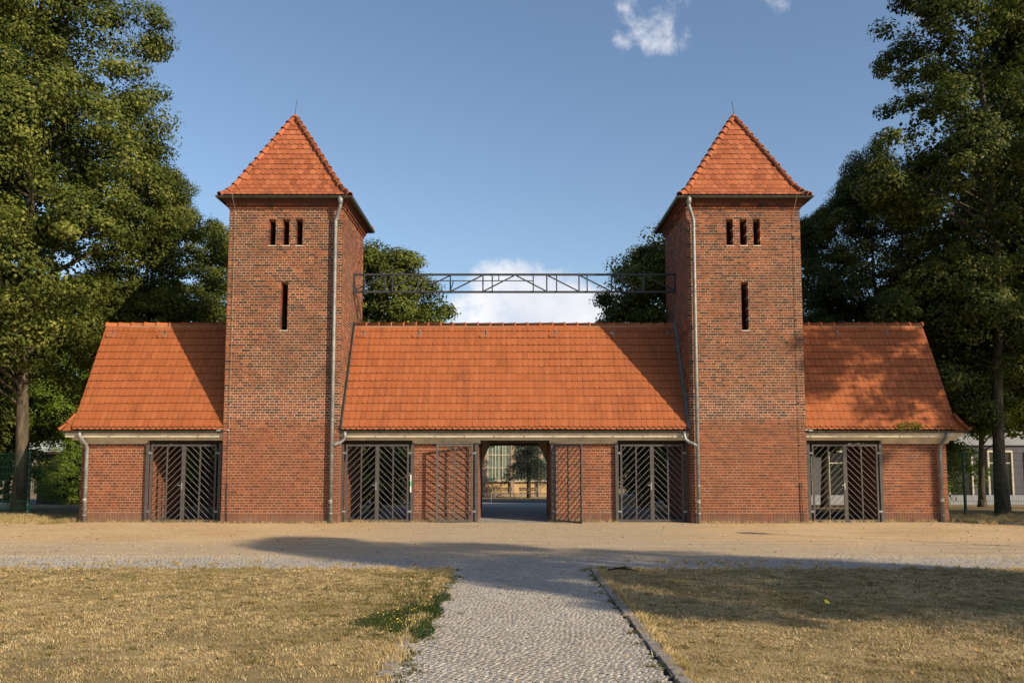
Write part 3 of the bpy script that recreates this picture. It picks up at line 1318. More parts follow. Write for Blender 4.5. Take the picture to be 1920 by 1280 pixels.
# end walls: gable and tiled skirt with return of the eaves
for s, root in ((-1, wl_), (1, wr_)):
    b = PB()
    X = 12.50
    b.add([(s * X, .45, 2.42), (s * X, 3.2, 2.42), (s * X, RY, 5.75), (s * (X + .10), .45, 2.42), (s * (X + .10), 3.2, 2.42), (s * (X + .10), RY, 5.75)],
          [(0, 1, 2), (5, 4, 3), (0, 3, 4, 1), (1, 4, 5, 2), (2, 5, 3, 0)])
    b.build('gable_wall', M['brick'], root)
    b = PB()
    x0, x1 = s * 12.60, s * 12.90
    b.add([(x0, .20, 3.06), (x0, 3.5, 3.06), (x1, 3.66, 2.62), (x1, .02, 2.62), (x0, .06, 2.60), (x0, 3.6, 2.60)],
          [(0, 3, 2, 1), (0, 4, 3), (1, 2, 5), (4, 5, 2, 3)])
    sk = b.build('eaves_skirt', M['tile'], root)
    cap_run('hip_tile', [(x0, .17, 3.08), (s * 12.72, .10, 2.86), (s * 12.92, .0, 2.64)], sk, M['tile'], .26, .06, .08)
    b = PB()
    b.box(min(s * 12.86, s * 12.74), max(s * 12.86, s * 12.74), .13, 3.6, 2.43, 2.58)
    b.build('end_fascia', M['cream'], root)
    gx = s * 12.335 if s < 0 else 12.27
    downpipe(root, [(gx - s * -.07, .02, 2.56), (gx - s * -.07, .02, 2.47), (gx - s * -.05, .06, 2.40), (gx, .26, 2.22), (gx, .33, 2.12), (gx, .345, 1.9), (gx, .345, 0)], .055, (2.02, .98, .2), .63, (1.5, .38))

# rear wall of the passages: brick jambs with plastered knee corners and dark beam
for s in (-1, 1):
    b = PB()
    b.add([(s * 1.04, 2.9, 2.34), (s * .76, 2.9, 2.30), (s * 1.04, 2.9, 1.64), (s * 1.04, 3.2, 2.34), (s * .76, 3.2, 2.30), (s * 1.04, 3.2, 1.64)],
          [(0, 1, 2), (5, 4, 3), (1, 4, 5, 2), (0, 3, 4, 1), (2, 5, 3, 0)])
    b.build('corner_brace', M['plaster'], wc_)
box('rear_beam', -4.995, 4.995, 3.0, 3.2, 2.2, 2.334, M['dark'], wc_)
box('rear_beam', -10.64, -8.305, 3.0, 3.2, 2.2, 2.334, M['dark'], wl_)
box('rear_beam', 8.305, 10.62, 3.0, 3.2, 2.2, 2.334, M['dark'], wr_)

# flashings where the central roof meets the towers, elbows from its gutter
for s in (-1, 1):
    b = PB()
    dn = Vector((0, EY - RY, EZ - RZ)).normalized()
    nn = Vector((0, -(RZ - EZ), RY - EY)).normalized()
    a_, c_ = Vector((s * 4.955, RY, RZ)), Vector((s * 4.955, EY, EZ))
    v = []
    for p in (a_, c_):
        for dx, h in ((-.035, .05), (.035, .05), (.035, .16), (-.035 * s * s + (.0), .10)):
            v.append(p + Vector((dx, 0, 0)) + nn * h)
    b.add(v, [(0, 1, 2, 3), (7, 6, 5, 4), (0, 4, 5, 1), (1, 5, 6, 2), (2, 6, 7, 3), (3, 7, 4, 0)])
    b.build('flashing', M['lead'], wc_)
    one_tube('gutter_elbow', [(s * 4.83, .02, 2.57), (s * 4.83, .0, 2.46), (s * 4.86, -.02, 2.36), (s * 4.95, -.06, 2.28), (s * 5.06, -.10, 2.23), (s * 5.18, -.115, 2.17)], .05, M['zinc'], wc_, 12)
# lateral tie wires from gutter ends to the tower conductors
for s, root in ((-1, wl_), (1, wr_)):
    one_tube('bonding_wire', [(s * 8.40, .0, 2.62), (s * 8.31, -.03, 2.625), (s * 8.13, -.05, 2.625)], .008, M['steel'], root, 6)
    box('wire_clamp', min(s * 8.36, s * 8.48), max(s * 8.36, s * 8.48), -.06, -.035, 2.59, 2.64, M['steel'], root)

# ------------------------------------------------------------------ truss between the towers
tr = empty('steel_truss', (0, 1.67, 6.9), 'grey steel lattice girder spanning between the two towers', 'girder')


def tx(rx):
    return (640 + rx / 3 - 964.5) / 61.05


def tz(ry):
    return 7.503 - 6.9 - (ry - 218) / 3 / 60.6


b = PB(); b.box(-5.0, 5.0, -.04, .04, .545, .60); b.build('top_chord', M['truss'], tr)
b = PB(); b.box(-5.0, 5.0, -.04, .04, 0, .055); b.build('bottom_chord', M['truss'], tr)
for rx in (242, 428, 610, 795, 1157, 1340, 1525, 1707):
    b = PB(); b.bar((tx(rx), 0, .05), (tx(rx), 0, .55), .042); b.build('strut', M['truss'], tr)
for s in (-1, 1):
    b = PB(); b.bar((s * 4.97, 0, -.02), (s * 4.97, 0, .60), .06); b.build('end_plate', M['truss'], tr)
for (a_, c_) in (((58, 0), (240, 1)), ((242, 0), (425, 1)), ((430, 0), (605, 1)), ((612, 0), (788, 1)), ((797, 0), (970, 1)),
                 ((985, 1), (1155, 0)), ((1165, 1), (1338, 0)), ((1348, 1), (1523, 0)), ((1530, 1), (1705, 0)), ((1712, 1), (1892, 0))):
    b = PB(); b.bar((tx(a_[0]), .006, .05 + .49 * a_[1]), (tx(c_[0]), .006, .05 + .49 * c_[1]), .036); b.build('diagonal', M['truss'], tr)
for rx in (125, 285, 848, 1080, 1212, 1385, 1585):
    b = PB(); b.bar((tx(rx), -.07, .01), (tx(rx), -.07, .59), .036); b.build('sign_post', M['truss'], tr)
b = PB(); b.bar((tx(885), -.07, .37), (tx(885), -.07, .58), .03); b.build('sign_post', M['truss'], tr)
b = PB(); b.bar((tx(445), -.07, .03), (tx(472), -.07, .58), .03); b.build('sign_post', M['truss'], tr)
b = PB(); b.bar((tx(612), -.07, .05), (tx(628), -.07, .34), .03); b.build('sign_post', M['truss'], tr)
b = PB(); b.bar((tx(460), -.09, .36), (tx(1082), -.09, .36), .026); b.build('sign_rail', M['truss'], tr)


# ------------------------------------------------------------------ gates
GH = 2.20


def clip_bar(x0, x1, z0, z1, px, pz, slope):
    """line z = pz + slope (x-px) inside the rectangle"""
    pts = []
    for x in (x0, x1):
        z = pz + slope * (x - px)
        if z0 - 1e-9 <= z <= z1 + 1e-9:
            pts.append((x, z))
    for z in (z0, z1):
        x = px + (z - pz) / slope
        if x0 < x < x1:
            pts.append((x, z))
    pts.sort()
    return (pts[0], pts[-1]) if len(pts) >= 2 and pts[-1][0] - pts[0][0] > .04 else None


def leaf(root, w, slope, handle=None, loc=(0, 0, 0), rz=0, wide_in=.055, bw=.0135, bmat=None):
    """leaf hinged at local x=0 and reaching to x=w"""
    b = PB()
    b.box(0, .05, -.02, .02, 0, GH)
    b.box(w - wide_in, w, -.02, .02, 0, GH)
    b.box(.05, w - wide_in, -.02, .02, 0, .055)
    b.box(.05, w - wide_in, -.02, .02, GH - .055, GH)
    lf = b.build('leaf', M['iron'], root)
    lf.location = loc
    lf.rotation_euler = (0, 0, rz)
    m = .05 + (w - .05 - wide_in) / 2
    b = PB()
    b.box(m - .018, m + .018, -.015, .015, .055, GH - .055)
    b.build('mullion', M['iron'], lf)
    for x0, x1 in ((.05, m - .018), (m + .018, w - wide_in)):
        z = -1.4
        while z < GH + 1.4:
            c = clip_bar(x0, x1, .055, GH - .055, 0 if slope > 0 else w, z, slope)
            if c:
                bb = PB()
                bb.bar((c[0][0], 0, c[0][1]), (c[1][0], 0, c[1][1]), bw, bw)
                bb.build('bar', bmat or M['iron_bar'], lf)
            z += .187
    if handle is not None:
        b = PB()
        hx = handle
        b.box(hx - .018, hx + .018, -.032, -.021, .90, 1.10)
        b.box(hx - .10, hx + .01, -.075, -.058, 1.02, 1.045)
        b.box(hx - .008, hx + .008, -.075, -.03, 1.025, 1.04)
        b.build('handle', M['steel'], lf)
    return lf


def post(root, x, y=0.0, hinge=0):
    b = PB()
    b.box(x - .045, x + .045, y - .04, y + .04, -.03, 2.235)
    p = b.build('post', M['iron'], root)
    if hinge:
        for z in (.28, 1.95):
            h = PB()
            h.box(min(x, x + hinge * .13), max(x, x + hinge * .13), y - .058, y - .042, z - .022, z + .022)
            h.tube([(x + hinge * .07, y - .03, z - .04), (x + hinge * .07, y - .03, z + .04)], .018, 8)
            h.build('hinge', M['zinc'], p)
    return p


def double_gate(x0, x1, label):
    g = empty('iron_gate', (x0, .40, .02), label, 'gate', 'closed double gates')
    wd = x1 - x0
    post(g, .05, 0, 1)
    post(g, wd - .05, 0, -1)
    lw = (wd - .30) / 2
    leaf(g, lw, 1.0, lw - .028, (.15, -.03, .0))
    r = leaf(g, lw, 1.0, None, (wd - .15, -.03, .0), math.pi)
    return g


double_gate(-10.64, -8.45, 'closed grey iron double gate of the left wing')
double_gate(-5.02, -2.90, 'closed grey iron double gate beside the left tower under the central roof')
double_gate(2.90, 5.02, 'closed grey iron double gate beside the right tower under the central roof')
double_gate(8.43, 10.62, 'closed grey iron double gate of the right wing')
# the central pair stands open
g = empty('iron_gate', (-1.10, .40, .02), 'open left leaf of the central gate folded back against its brick pier', 'gate', 'open leaves of the central gate')
post(g, 0, 0, -1)
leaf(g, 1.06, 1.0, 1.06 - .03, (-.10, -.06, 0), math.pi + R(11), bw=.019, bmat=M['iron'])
g = empty('iron_gate', (1.10, .40, .02), 'open right leaf of the central gate standing out at an angle', 'gate', 'open leaves of the central gate')
post(g, 0, 0, 1)
leaf(g, 1.0, 1.0, None, (.06, -.05, 0), -R(44), bw=.02, bmat=M['iron'])  # bars take the darker iron, their shade painted in
o = empty('notice_plate', (-2.985, .33, 1.1), 'narrow white and green notice plate on the gate post', 'sign')
box('plate', -.02, .02, 0, .006, -.25, .25, M['pale'], o)
box('green_stripe', -.02, .02, -.003, -.001, -.08, .06, M['green_tag'], o)


# ------------------------------------------------------------------ trees
def leaves_mesh(name, C, N, size, tone, aspect=.8):
    """diamond leaves folded along the midrib: centres C, normals N"""
    n = len(C)
    N = N / (np.linalg.norm(N, axis=1, keepdims=True) + 1e-9)
    a = RNG.normal(size=(n, 3))
    U = np.cross(N, a)
    U /= (np.linalg.norm(U, axis=1, keepdims=True) + 1e-9)
    Wv = np.cross(N, U)
    s = size[:, None]
    V = np.empty((n, 4, 3))
    V[:, 0] = C - U * s * .5
    V[:, 1] = C + Wv * s * .5 * aspect - N * s * .12
    V[:, 2] = C + U * s * .5
    V[:, 3] = C - Wv * s * .5 * aspect - N * s * .12
    F = np.empty((n, 2, 3), np.int64)
    base = np.arange(n) * 4
    F[:, 0] = np.stack([base, base + 1, base + 2], 1)
    F[:, 1] = np.stack([base, base + 2, base + 3], 1)
    return np_mesh(name, V.reshape(-1, 3), F.reshape(-1, 3), np.repeat(tone, 2))


def make_linden(seed, z0, H, Rr, n_clump, per, trunk_r, leaf_size=.105, peak=.22, conic=.75, inner=.5, fill=3.0):
    """returns (trunk mesh, crown leaf arrays); crown from z0 to z0+H"""
    rg = np.random.default_rng(seed)
    py = random.Random(seed)
    # bumpy crown outline
    ph = rg.uniform(0, 6.28, 12)

    def rad(t, a):
        base = Rr * np.maximum(0.02, (1 - t)) ** conic * np.minimum(1, (t + .02) / peak) ** .55
        base = base / ((1 - peak) ** conic)
        bump = 1 + .13 * np.sin(3 * a + ph[0] + 5 * t) + .10 * np.sin(5 * a + ph[1] - 9 * t) + .09 * np.sin(2 * a + ph[2] + 14 * t) + .08 * np.sin(7 * a + 21 * t + ph[3])
        return base * bump
    t = rg.beta(1.25, 1.55, n_clump)
    a = rg.uniform(0, 2 * np.pi, n_clump)
    rho = 1 - inner * rg.random(n_clump) ** 1.9
    r = rad(t, a) * rho
    lean = rg.normal(0, .12, 2)
    CC = np.stack([np.cos(a) * r + lean[0] * t * H * .3, np.sin(a) * r + lean[1] * t * H * .3, z0 + t * H + rg.normal(0, .15, n_clump)], 1)
    nl = max(14, n_clump // 13)
    tl, al = rg.beta(1.25, 1.5, nl), rg.uniform(0, 2 * np.pi, nl)
    rl = rad(tl, al) * rg.uniform(.62, .88, nl)
    LC = np.stack([np.cos(al) * rl + lean[0] * tl * H * .3, np.sin(al) * rl + lean[1] * tl * H * .3, z0 + tl * H], 1)
    LR = Rr * rg.uniform(.17, .30, nl)
    m_ = int(n_clump * .72)
    li = rg.integers(0, nl, m_)
    ld = rg.normal(size=(m_, 3)) + np.stack([np.cos(al[li]) * .9, np.sin(al[li]) * .9, np.full(m_, .45)], 1)
    ld /= np.linalg.norm(ld, axis=1, keepdims=True)
    CC[:m_] = LC[li] + ld * (LR[li] * rg.uniform(.72, 1.0, m_))[:, None] * np.array([1, 1, .85])
    lobe_n = np.zeros((n_clump, 3))
    lobe_n[:m_] = ld
    cs = rg.uniform(.38, .85, n_clump) * (Rr / 5.0) ** .45
    n = n_clump * per
    idx = np.repeat(np.arange(n_clump), per)
    d = rg.normal(size=(n, 3))
    d /= np.linalg.norm(d, axis=1, keepdims=True)
    q = rg.random(n) ** .33
    off = d * (q * cs[idx])[:, None] * np.array([1, 1, .62])
    # droop toward the outside of the crown
    outd = CC[idx] - np.array([0, 0, z0 + H * .4])
    outd /= np.linalg.norm(outd, axis=1, keepdims=True)
    off[:, 2] -= .25 * (np.linalg.norm(off[:, :2], axis=1)) ** 2
    P = CC[idx] + off
    Nn = d * .9 + lobe_n[idx] * .8 + outd * .2 + np.array([0, 0, .3]) + rg.normal(0, .34, (n, 3))
    size = leaf_size * rg.uniform(.65, 1.25, n)
    tone_c = rg.normal(.0, .10, n_clump)
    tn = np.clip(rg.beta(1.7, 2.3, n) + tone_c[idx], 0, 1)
    # coarse inner foliage closing the crown's heart, its dark tones painted-in interior shade
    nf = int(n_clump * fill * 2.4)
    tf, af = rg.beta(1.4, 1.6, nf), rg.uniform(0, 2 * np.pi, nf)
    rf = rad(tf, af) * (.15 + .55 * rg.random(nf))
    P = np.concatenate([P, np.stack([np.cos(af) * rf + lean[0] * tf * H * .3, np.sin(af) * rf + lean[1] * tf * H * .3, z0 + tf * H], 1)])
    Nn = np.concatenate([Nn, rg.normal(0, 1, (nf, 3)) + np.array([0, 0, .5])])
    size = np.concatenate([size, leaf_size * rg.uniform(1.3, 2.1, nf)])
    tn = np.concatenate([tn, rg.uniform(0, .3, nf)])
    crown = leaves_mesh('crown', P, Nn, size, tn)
    # trunk and limbs
    b = PB()
    top = z0 + H * .82
    pts, rs = [], []
    w1, w2 = py.uniform(0, 6), py.uniform(0, 6)
    for k in range(11):
        z = top * k / 10
        pts.append((.10 * math.sin(z * .5 + w1) - .10 * math.sin(w1), .10 * math.sin(z * .43 + w2) - .10 * math.sin(w2), z - .05 * (k == 0)))
        rs.append(trunk_r * (1.28 if k == 0 else 1.0) * (1 - .85 * k / 10))
    b.tube(pts, rs, 12)
    b.tube([(pts[0][0], pts[0][1], -.15), (pts[0][0], pts[0][1], .25)], [trunk_r * 1.6, trunk_r * 1.12], 12)
    pick = rg.choice(n_clump, min(n_clump, 90), replace=False)
    for i in pick:
        c = CC[i]
        hz = max(z0 * .75, min(top * .95, c[2] - (.35 + .25 * py.random()) * math.hypot(c[0], c[1])))
        k = min(9, int(hz / top * 10))
        f = hz / top * 10 - k
        s0 = Vector(pts[k]).lerp(Vector(pts[k + 1]), f)
        e0 = Vector(c)
        mid = s0.lerp(e0, .5) + Vector((py.uniform(-.2, .2), py.uniform(-.2, .2), .12 * (e0 - s0).length))
        r0 = max(.02, trunk_r * .33 * (1 - .7 * hz / top))
        b.tube([s0, mid, e0], [r0, r0 * .6, .008], 5, False)
    me = bpy.data.meshes.new('trunk')
    me.from_pydata(b.v, [], b.f)
    me.polygons.foreach_set('use_smooth', np.ones(len(me.polygons), bool))
    me.materials.append(M['bark'])
    return me, crown


PROTO = {
    'A': make_linden(21, 4.6, 17.0, 5.4, 1000, 230, .21),
    'B': make_linden(22, 4.2, 13.5, 4.6, 780, 210, .20, peak=.30, conic=.62),
    'C': make_linden(23, 2.7, 6.6, 2.7, 330, 170, .11, .10, peak=.35, conic=.55),
    'D': make_linden(24, 2.6, 6.9, 3.0, 380, 175, .12, .10, peak=.42, conic=.5),
    'F': make_linden(27, 8.1, 7.3, 2.7, 300, 95, .13, .13, peak=.45, conic=.45, fill=.4),
    'G': make_linden(28, 5.0, 15.5, 3.5, 480, 220, .20, .11, peak=.35, conic=.55),
    'E': make_linden(25, .15, 3.4, 2.2, 420, 60, .07, .11, peak=.4, conic=.5),
}
CROWN = {}


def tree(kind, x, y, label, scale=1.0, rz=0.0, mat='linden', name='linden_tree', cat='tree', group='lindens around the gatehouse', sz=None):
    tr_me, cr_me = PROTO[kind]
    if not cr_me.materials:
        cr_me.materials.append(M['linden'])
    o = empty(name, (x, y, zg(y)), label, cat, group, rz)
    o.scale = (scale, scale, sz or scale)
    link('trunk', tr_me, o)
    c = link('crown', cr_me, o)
    if mat != 'linden':
        c.material_slots[0].link = 'OBJECT'
        c.material_slots[0].material = M[mat]
    return o


tree('A', -15.85, 3.1, 'tallest linden left of the gatehouse, its trunk standing behind the fence', 1.0, .4)
tree('A', -13.4, 6.6, 'linden whose dark trunk stands right against the left end of the left wing', .60, 2.2)
tree('B', -12.5, 10.5, 'smaller linden rounding down to the left tower', .66, 4.1)
tree('B', -18.6, -1.5, 'linden at the left edge of the photo with nearest leaves', .95, 1.0)
tree('B', -22.5, 8.0, 'far left background linden behind the tall one', 1.0, 2.9)
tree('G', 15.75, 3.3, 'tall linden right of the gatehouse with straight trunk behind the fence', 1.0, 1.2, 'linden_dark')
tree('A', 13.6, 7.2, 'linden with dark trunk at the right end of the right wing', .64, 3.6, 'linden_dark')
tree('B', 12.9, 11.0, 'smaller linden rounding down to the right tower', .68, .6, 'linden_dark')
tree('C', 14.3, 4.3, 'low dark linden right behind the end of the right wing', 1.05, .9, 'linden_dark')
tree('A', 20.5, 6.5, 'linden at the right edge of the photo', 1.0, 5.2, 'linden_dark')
tree('D', -5.0, 6.4, 'pruned linden behind the central roof left of the passage', 1.0, .3)
tree('C', -5.4, 9.6, 'second pruned linden behind the left part of the central roof', .95, 2.0)
tree('D', 6.0, 6.4, 'pruned linden behind the central roof beside the right tower', 1.06, 3.3)
tree('C', 5.2, 9.5, 'second pruned linden behind the right part of the central roof', .95, 5.0)
tree('C', 5.6, 13.5, 'pruned linden third in the row behind the right part of the central roof', 1.0, 1.4)
tree('C', -10.2, 7.0, 'pruned linden seen through the gate of the left wing', .8, 1.0)
tree('C', 9.8, 8.0, 'pruned linden seen through the left half of the right wing gate', .8, 4.0, 'linden_dark')
tree('C', 11.0, 7.5, 'pruned linden seen through the right half of the right wing gate', .75, 2.5, 'linden_dark')
tree('F', 21.8, -6.7, 'linden on the forecourt outside the right edge of the photo, shading the right wing', 1.0, 2.0)
tree('B', 17.4, -21.6, 'linden beside the right lawn outside the photo, throwing the long shadow on the path', .75, .7)
tree('B', 22.2, -24.4, 'unseen second linden behind the first, added to deepen the shadow on the right lawn', .62, 2.7)  # out-of-view tree put in to thicken the lawn shadow
tree('B', 30, -8, 'unseen linden added far to the right to shade the right-hand trees', .8, 1.1)  # out-of-view tree put in to darken the right-hand trees
tree('E', -16.6, 16.5, 'bright sunlit bush behind the left fence near the red shed', 1.3, .2, 'bush', 'bush', 'bush', 'bushes behind the fence')
tree('E', -19.2, 5.0, 'dark bush at the left edge behind the fence', 1.15, 1.7, 'linden', 'bush', 'bush', 'bushes behind the fence')
tree('E', 18.6, 15.5, 'bush in front of the grey building on the right', 1.25, 2.6, 'bush', 'bush', 'bush', 'bushes behind the fence')
tree('D', -4.3, 40, 'bright tree whose lowest branches hang into the view through the passage', 1.3, 1.9, 'bush', 'garden_tree', 'tree', 'trees in the background')
tree('D', -27.5, 30, 'bright green tree beyond the red shed at far left', 1.5, .8, 'bush', 'garden_tree', 'tree', 'trees in the background')
tree('D', -30.8, 29, 'bright green tree behind the red shed seen past the trunk', 1.5, 2.8, 'bush', 'garden_tree', 'tree', 'trees in the background')
tree('D', -34.5, 33, 'bright green tree farthest left behind the shed', 1.6, 3.8, 'bush', 'garden_tree', 'tree', 'trees in the background')
tree('D', 20.3, 12.5, 'green tree in front of the grey building', 1.2, 4.4, 'bush', 'garden_tree', 'tree', 'trees in the background')
tree('D', 23.6, 11.5, 'green tree before the grey building near the right edge', 1.3, 5.4, 'bush', 'garden_tree', 'tree', 'trees in the background')
for i_, (x_, y_) in enumerate(((-14.5, 24), (-10.5, 23), (-7.5, 24), (-12.5, 27), (8.2, 26), (11.5, 25), (14.5, 26))):
    tree('E', x_, y_, 'dark hedge bush beyond the gates, %s from the left' % ('first', 'third', 'fourth', 'second', 'fifth', 'sixth', 'seventh')[i_], 1.35, i_ * 1.3, 'linden_dark', 'hedge_bush', 'bush', 'hedge behind the gates')
tree('E', -25.6, 24.6, 'sunlit bush before the left half of the red shed', .95, .9, 'bush', 'bush', 'bush', 'bushes behind the fence')
tree('E', -21.8, 25.2, 'sunlit bush before the middle of the red shed', .75, 2.3, 'bush', 'bush', 'bush', 'bushes behind the fence')
tree('E', -12.4, 19, 'bush beyond the left wing in front of the red shed', 1.0, 3.6, 'bush', 'bush', 'bush', 'bushes behind the fence')

# spruce before the far hall
sp = empty('spruce_tree', (1.35, 47.0, zg(47)), 'dark blue-green spruce in front of the ochre hall, seen through the passage', 'tree')
one_tube('trunk', [(0, 0, -.1), (0, 0, 3), (0.05, 0, 9)], [.2, .16, .03], M['bark'], sp, 10)
P_, N_, T_ = [], [], []
rg = np.random.default_rng(5)
for lv in range(16):
    z = 1.9 + lv * .45
    L = 2.1 * (1 - lv / 17)
    for k in range(11):
        a = k / 11 * 6.283 + lv * .7 + rg.uniform(-.35, .35)
        LL = L
        L = LL * rg.uniform(.55, 1.2)
        zz = z + rg.uniform(-.3, .3)
        m = int(210 * L / 2 + 20)
        s = rg.random(m) ** .7
        w = rg.normal(0, .22, m) * (.4 + s)
        P_.append(np.stack([np.cos(a) * s * L - np.sin(a) * w, np.sin(a) * s * L + np.cos(a) * w, zz + .15 * s * L - .35 * (s * L) ** 2 / 2.2 + rg.normal(0, .12, m)], 1))
        L = LL
        N_.append(rg.normal(0, .6, (m, 3)) + np.array([0, 0, .8]))
P_, N_ = np.concatenate(P_), np.concatenate(N_)
link('crown', leaves_mesh('crown', P_, N_, rg.uniform(.10, .22, len(P_)), rg.beta(2, 2, len(P_)), .35), sp, M['spruce'])

# ------------------------------------------------------------------ far buildings, fences, street furniture
hall = empty('hall_building', (0, 51, -2.03), 'ochre rendered hall with tall curtained windows behind the passage', 'building')
box('wall', -7, 7, .25, 8, -.3, 6.5, M['ochre'], hall)
box('plinth', -7, 7, .15, .25, -.3, .25, M['ochre2'], hall)
box('roof', -7.4, 7.4, -.3, 8.4, 6.5, 6.9, M['shedroof'], hall)
for i in range(-2, 4):
    cx = -1.25 + i * 2.45
    box('pilaster', cx - .17 + 1.22, cx + .17 + 1.22, .05, .25, -.1, 6.5, M['ochre2'], hall)
    w = box('window', cx - 1.0, cx + 1.0, .17, .25, 1.42, 5.6, M['glass'], hall)
    for k in range(4):
        x = cx - 1.0 + k * 2.0 / 3
        box('frame', x - .045, x + .045, .10, .17, 1.42, 5.6, M['frame_w'], w)
    for z in (1.42, 2.55, 3.7):
        box('frame', cx - 1.0, cx + 1.0, .105, .165, z - .04, z + .04, M['frame_w'], w)
    box('sill', cx - 1.05, cx + 1.05, .02, .25, 1.30, 1.38, M['cream'], w)
    for k in range(7):
        x = cx - .95 + k * .29
        box('curtain_fold', x, x + .13, .14, .168, 1.46, 5.5, M['curtain'] if k % 2 else M['glass'], w)


def bench(x, y, label):
    o = empty('park_bench', (x, y, zg(y)), label, 'bench', 'benches before the hall')
    for k in range(3):
        box('seat_slat', -.8, .8, -.22 + k * .15, -.10 + k * .15, .42, .46, M['wood'], o)
    for k in range(2):
        box('back_slat', -.8, .8, .27, .31, .58 + k * .15, .70 + k * .15, M['wood'], o)
    for s in (-.6, .6):
        b = PB()
        b.box(s - .04, s + .04, -.2, .26, .34, .42)
        b.box(s - .04, s + .04, -.18, -.1, 0, .34)
        b.box(s - .04, s + .04, .2, .27, 0, .86)
        b.build('leg', M['kerb'], o)
    return o


bench(-.9, 46, 'wooden bench left of the spruce before the ochre hall')
bench(1.3, 45.5, 'wooden bench right under the spruce before the ochre hall')
rl = empty('guard_rail', (0, 32.7, zg(32.7)), 'low steel guard rail along the road behind the passage', 'railing')
for k in range(-6, 7):
    one_tube('post', [(k * 1.58 + .1, 0, -.1), (k * 1.58 + .1, 0, .62)], .022, M['zinc'], rl, 6)
one_tube('rail', [(-9.6, 0, .62), (9.8, 0, .62)], .02, M['zinc'], rl, 6)

shed = empty('red_shed', (-21.0, 27, zg(27)), 'low oxide red board shed behind the left fence', 'building')
box('wall', -8, 8, .05, 5, -.3, 3.0, M['redshed'], shed)
for k in range(32):
    box('board', -8 + k * .5, -8 + k * .5 + .46, .0, .05, -.1, 2.98, M['redshed'], shed)
box('roof', -8.4, 8.4, -.5, 5.3, 3.0, 3.15, M['redshed'], shed)
box('window', 1.5, 5.2, -.03, .0, 2.0, 2.5, M['darkglass'], shed)
box('window_trim', 1.3, 6.2, -.05, -.03, 1.86, 1.96, M['shedroof'], shed)

gb = empty('grey_building', (22.5, 24, zg(24)), 'pale grey building with dark ground floor and white framed doors behind the right fence', 'building')
box('wall', -12, 12, .1, 9, 3.35, 8.5, M['greywall'], gb)
box('ground_floor', -12, 12, .25, 9, .5, 3.35, M['darkwall'], gb)
box('plinth', -12, 12, .0, 9, -.3, .5, M['greywall'], gb)
for k in range(10):
    x = -11.2 + k * 2.3
    d = box('door', x, x + 1.25, .19, .25, .5, 2.95, M['darkglass'], gb)
    for a_, b_ in ((x - .1, x), (x + 1.25, x + 1.35)):
        box('frame', a_, b_, .10, .25, .5, 3.05, M['frame_w'], d)
    box('frame', x, x + 1.25, .10, .25, 2.95, 3.05, M['frame_w'], d)
    box('transom', x, x + 1.25, .15, .19, 2.3, 2.36, M['frame_w'], d)

for s, xs_, lab in ((-1, (-12.95, -15.1, -17.6, -20.1), 'green wire mesh fence with posts left of the gatehouse'), (1, (12.85, 14.0, 16.5, 19.0), 'green wire mesh fence with posts right of the gatehouse')):
    f = empty('mesh_fence', (0, 2.3, 0), lab, 'fence', 'green mesh fences')
    for x in xs_:
        p = box('post', x - .03, x + .03, -.03, .03, -.1, 2.02, M['wire'], f)
        for k in range(9):
            box('clip', x - .012, x + .012, -.045, -.03, .15 + k * .21, .18 + k * .21, M['zinc'], p)
    for a_, b_ in zip(xs_, xs_[1:]):
        lo, hi = min(a_, b_), max(a_, b_)
        arr = [(x - .002, x + .002, -.038, -.034, .04, 1.98, .5) for x in np.arange(lo + .03, hi, .05)]
        tag(link('wires', boxes_mesh('wires', arr), f, M['wire']), kind='stuff')
        for k in range(10):
            box('wire_rod', lo, hi, -.047, -.025, .06 + k * .21, .068 + k * .21, M['wire'], f)

# lamp post out of the frame whose thin shadow crosses the gravel
lp = empty('street_lamp', (13.75, -9.55, zg(-9.55)), 'slender street lamp outside the right edge of the photo', 'street lamp')
one_tube('pole', [(0, 0, -.1), (0, 0, 1), (0, 0, 4.7)], [.06, .05, .035], M['zinc'], lp, 10)
b = PB()
b.tube([(0, 0, 4.62), (0, 0, 4.72), (0, 0, 4.86), (0, 0, 4.93)], [.06, .24, .26, .08], 14)
b.build('lamp_head', M['zinc'], lp)

# small things behind the gates
o = empty('white_post', (9.95, 6.6, zg(6.6)), 'slim white post behind the gate of the right wing', 'post')
one_tube('pole', [(0, 0, -.1), (0, 0, 2.0)], .03, M['pale'], o, 8)
o = empty('blue_sign', (9.45, 9.0, zg(9.0)), 'blue sign panel on a post seen through the right wing gate', 'sign')
one_tube('pole', [(0, 0, -.1), (0, 0, 2.3)], .025, M['zinc'], o, 8)
box('panel', -.22, .22, -.045, -.028, 1.45, 2.25, M['blue'], o)
o = empty('low_brick_wall', (-9.6, 8.6, zg(8.6)), 'low brick planter wall behind the gate of the left wing', 'wall')
box('core', -2.2, 2.2, .0, .3, -.2, .5, M['mortar'], o)
q = F1(lay(face_bricks(-2.2, 2.2, .0, 6, BH), '-y', 0), 0)
tag(link('bricks', boxes_mesh('bricks', [r[:7] for r in q]), o, M['brick']), kind='stuff')
box('coping', -2.25, 2.25, -.04, .34, .5, .56, M['kerb'], o)
o = empty('concrete_planter', (5.0, 16.0, zg(16)), 'pale concrete block seat between trunks behind the right central gate', 'planter')
b = PB()
b.box(-1.2, 1.2, 0, .5, 0, .42)
b.box(-1.25, 1.25, -.04, .54, .42, .5)
b.build('block', M['greywall'], o)

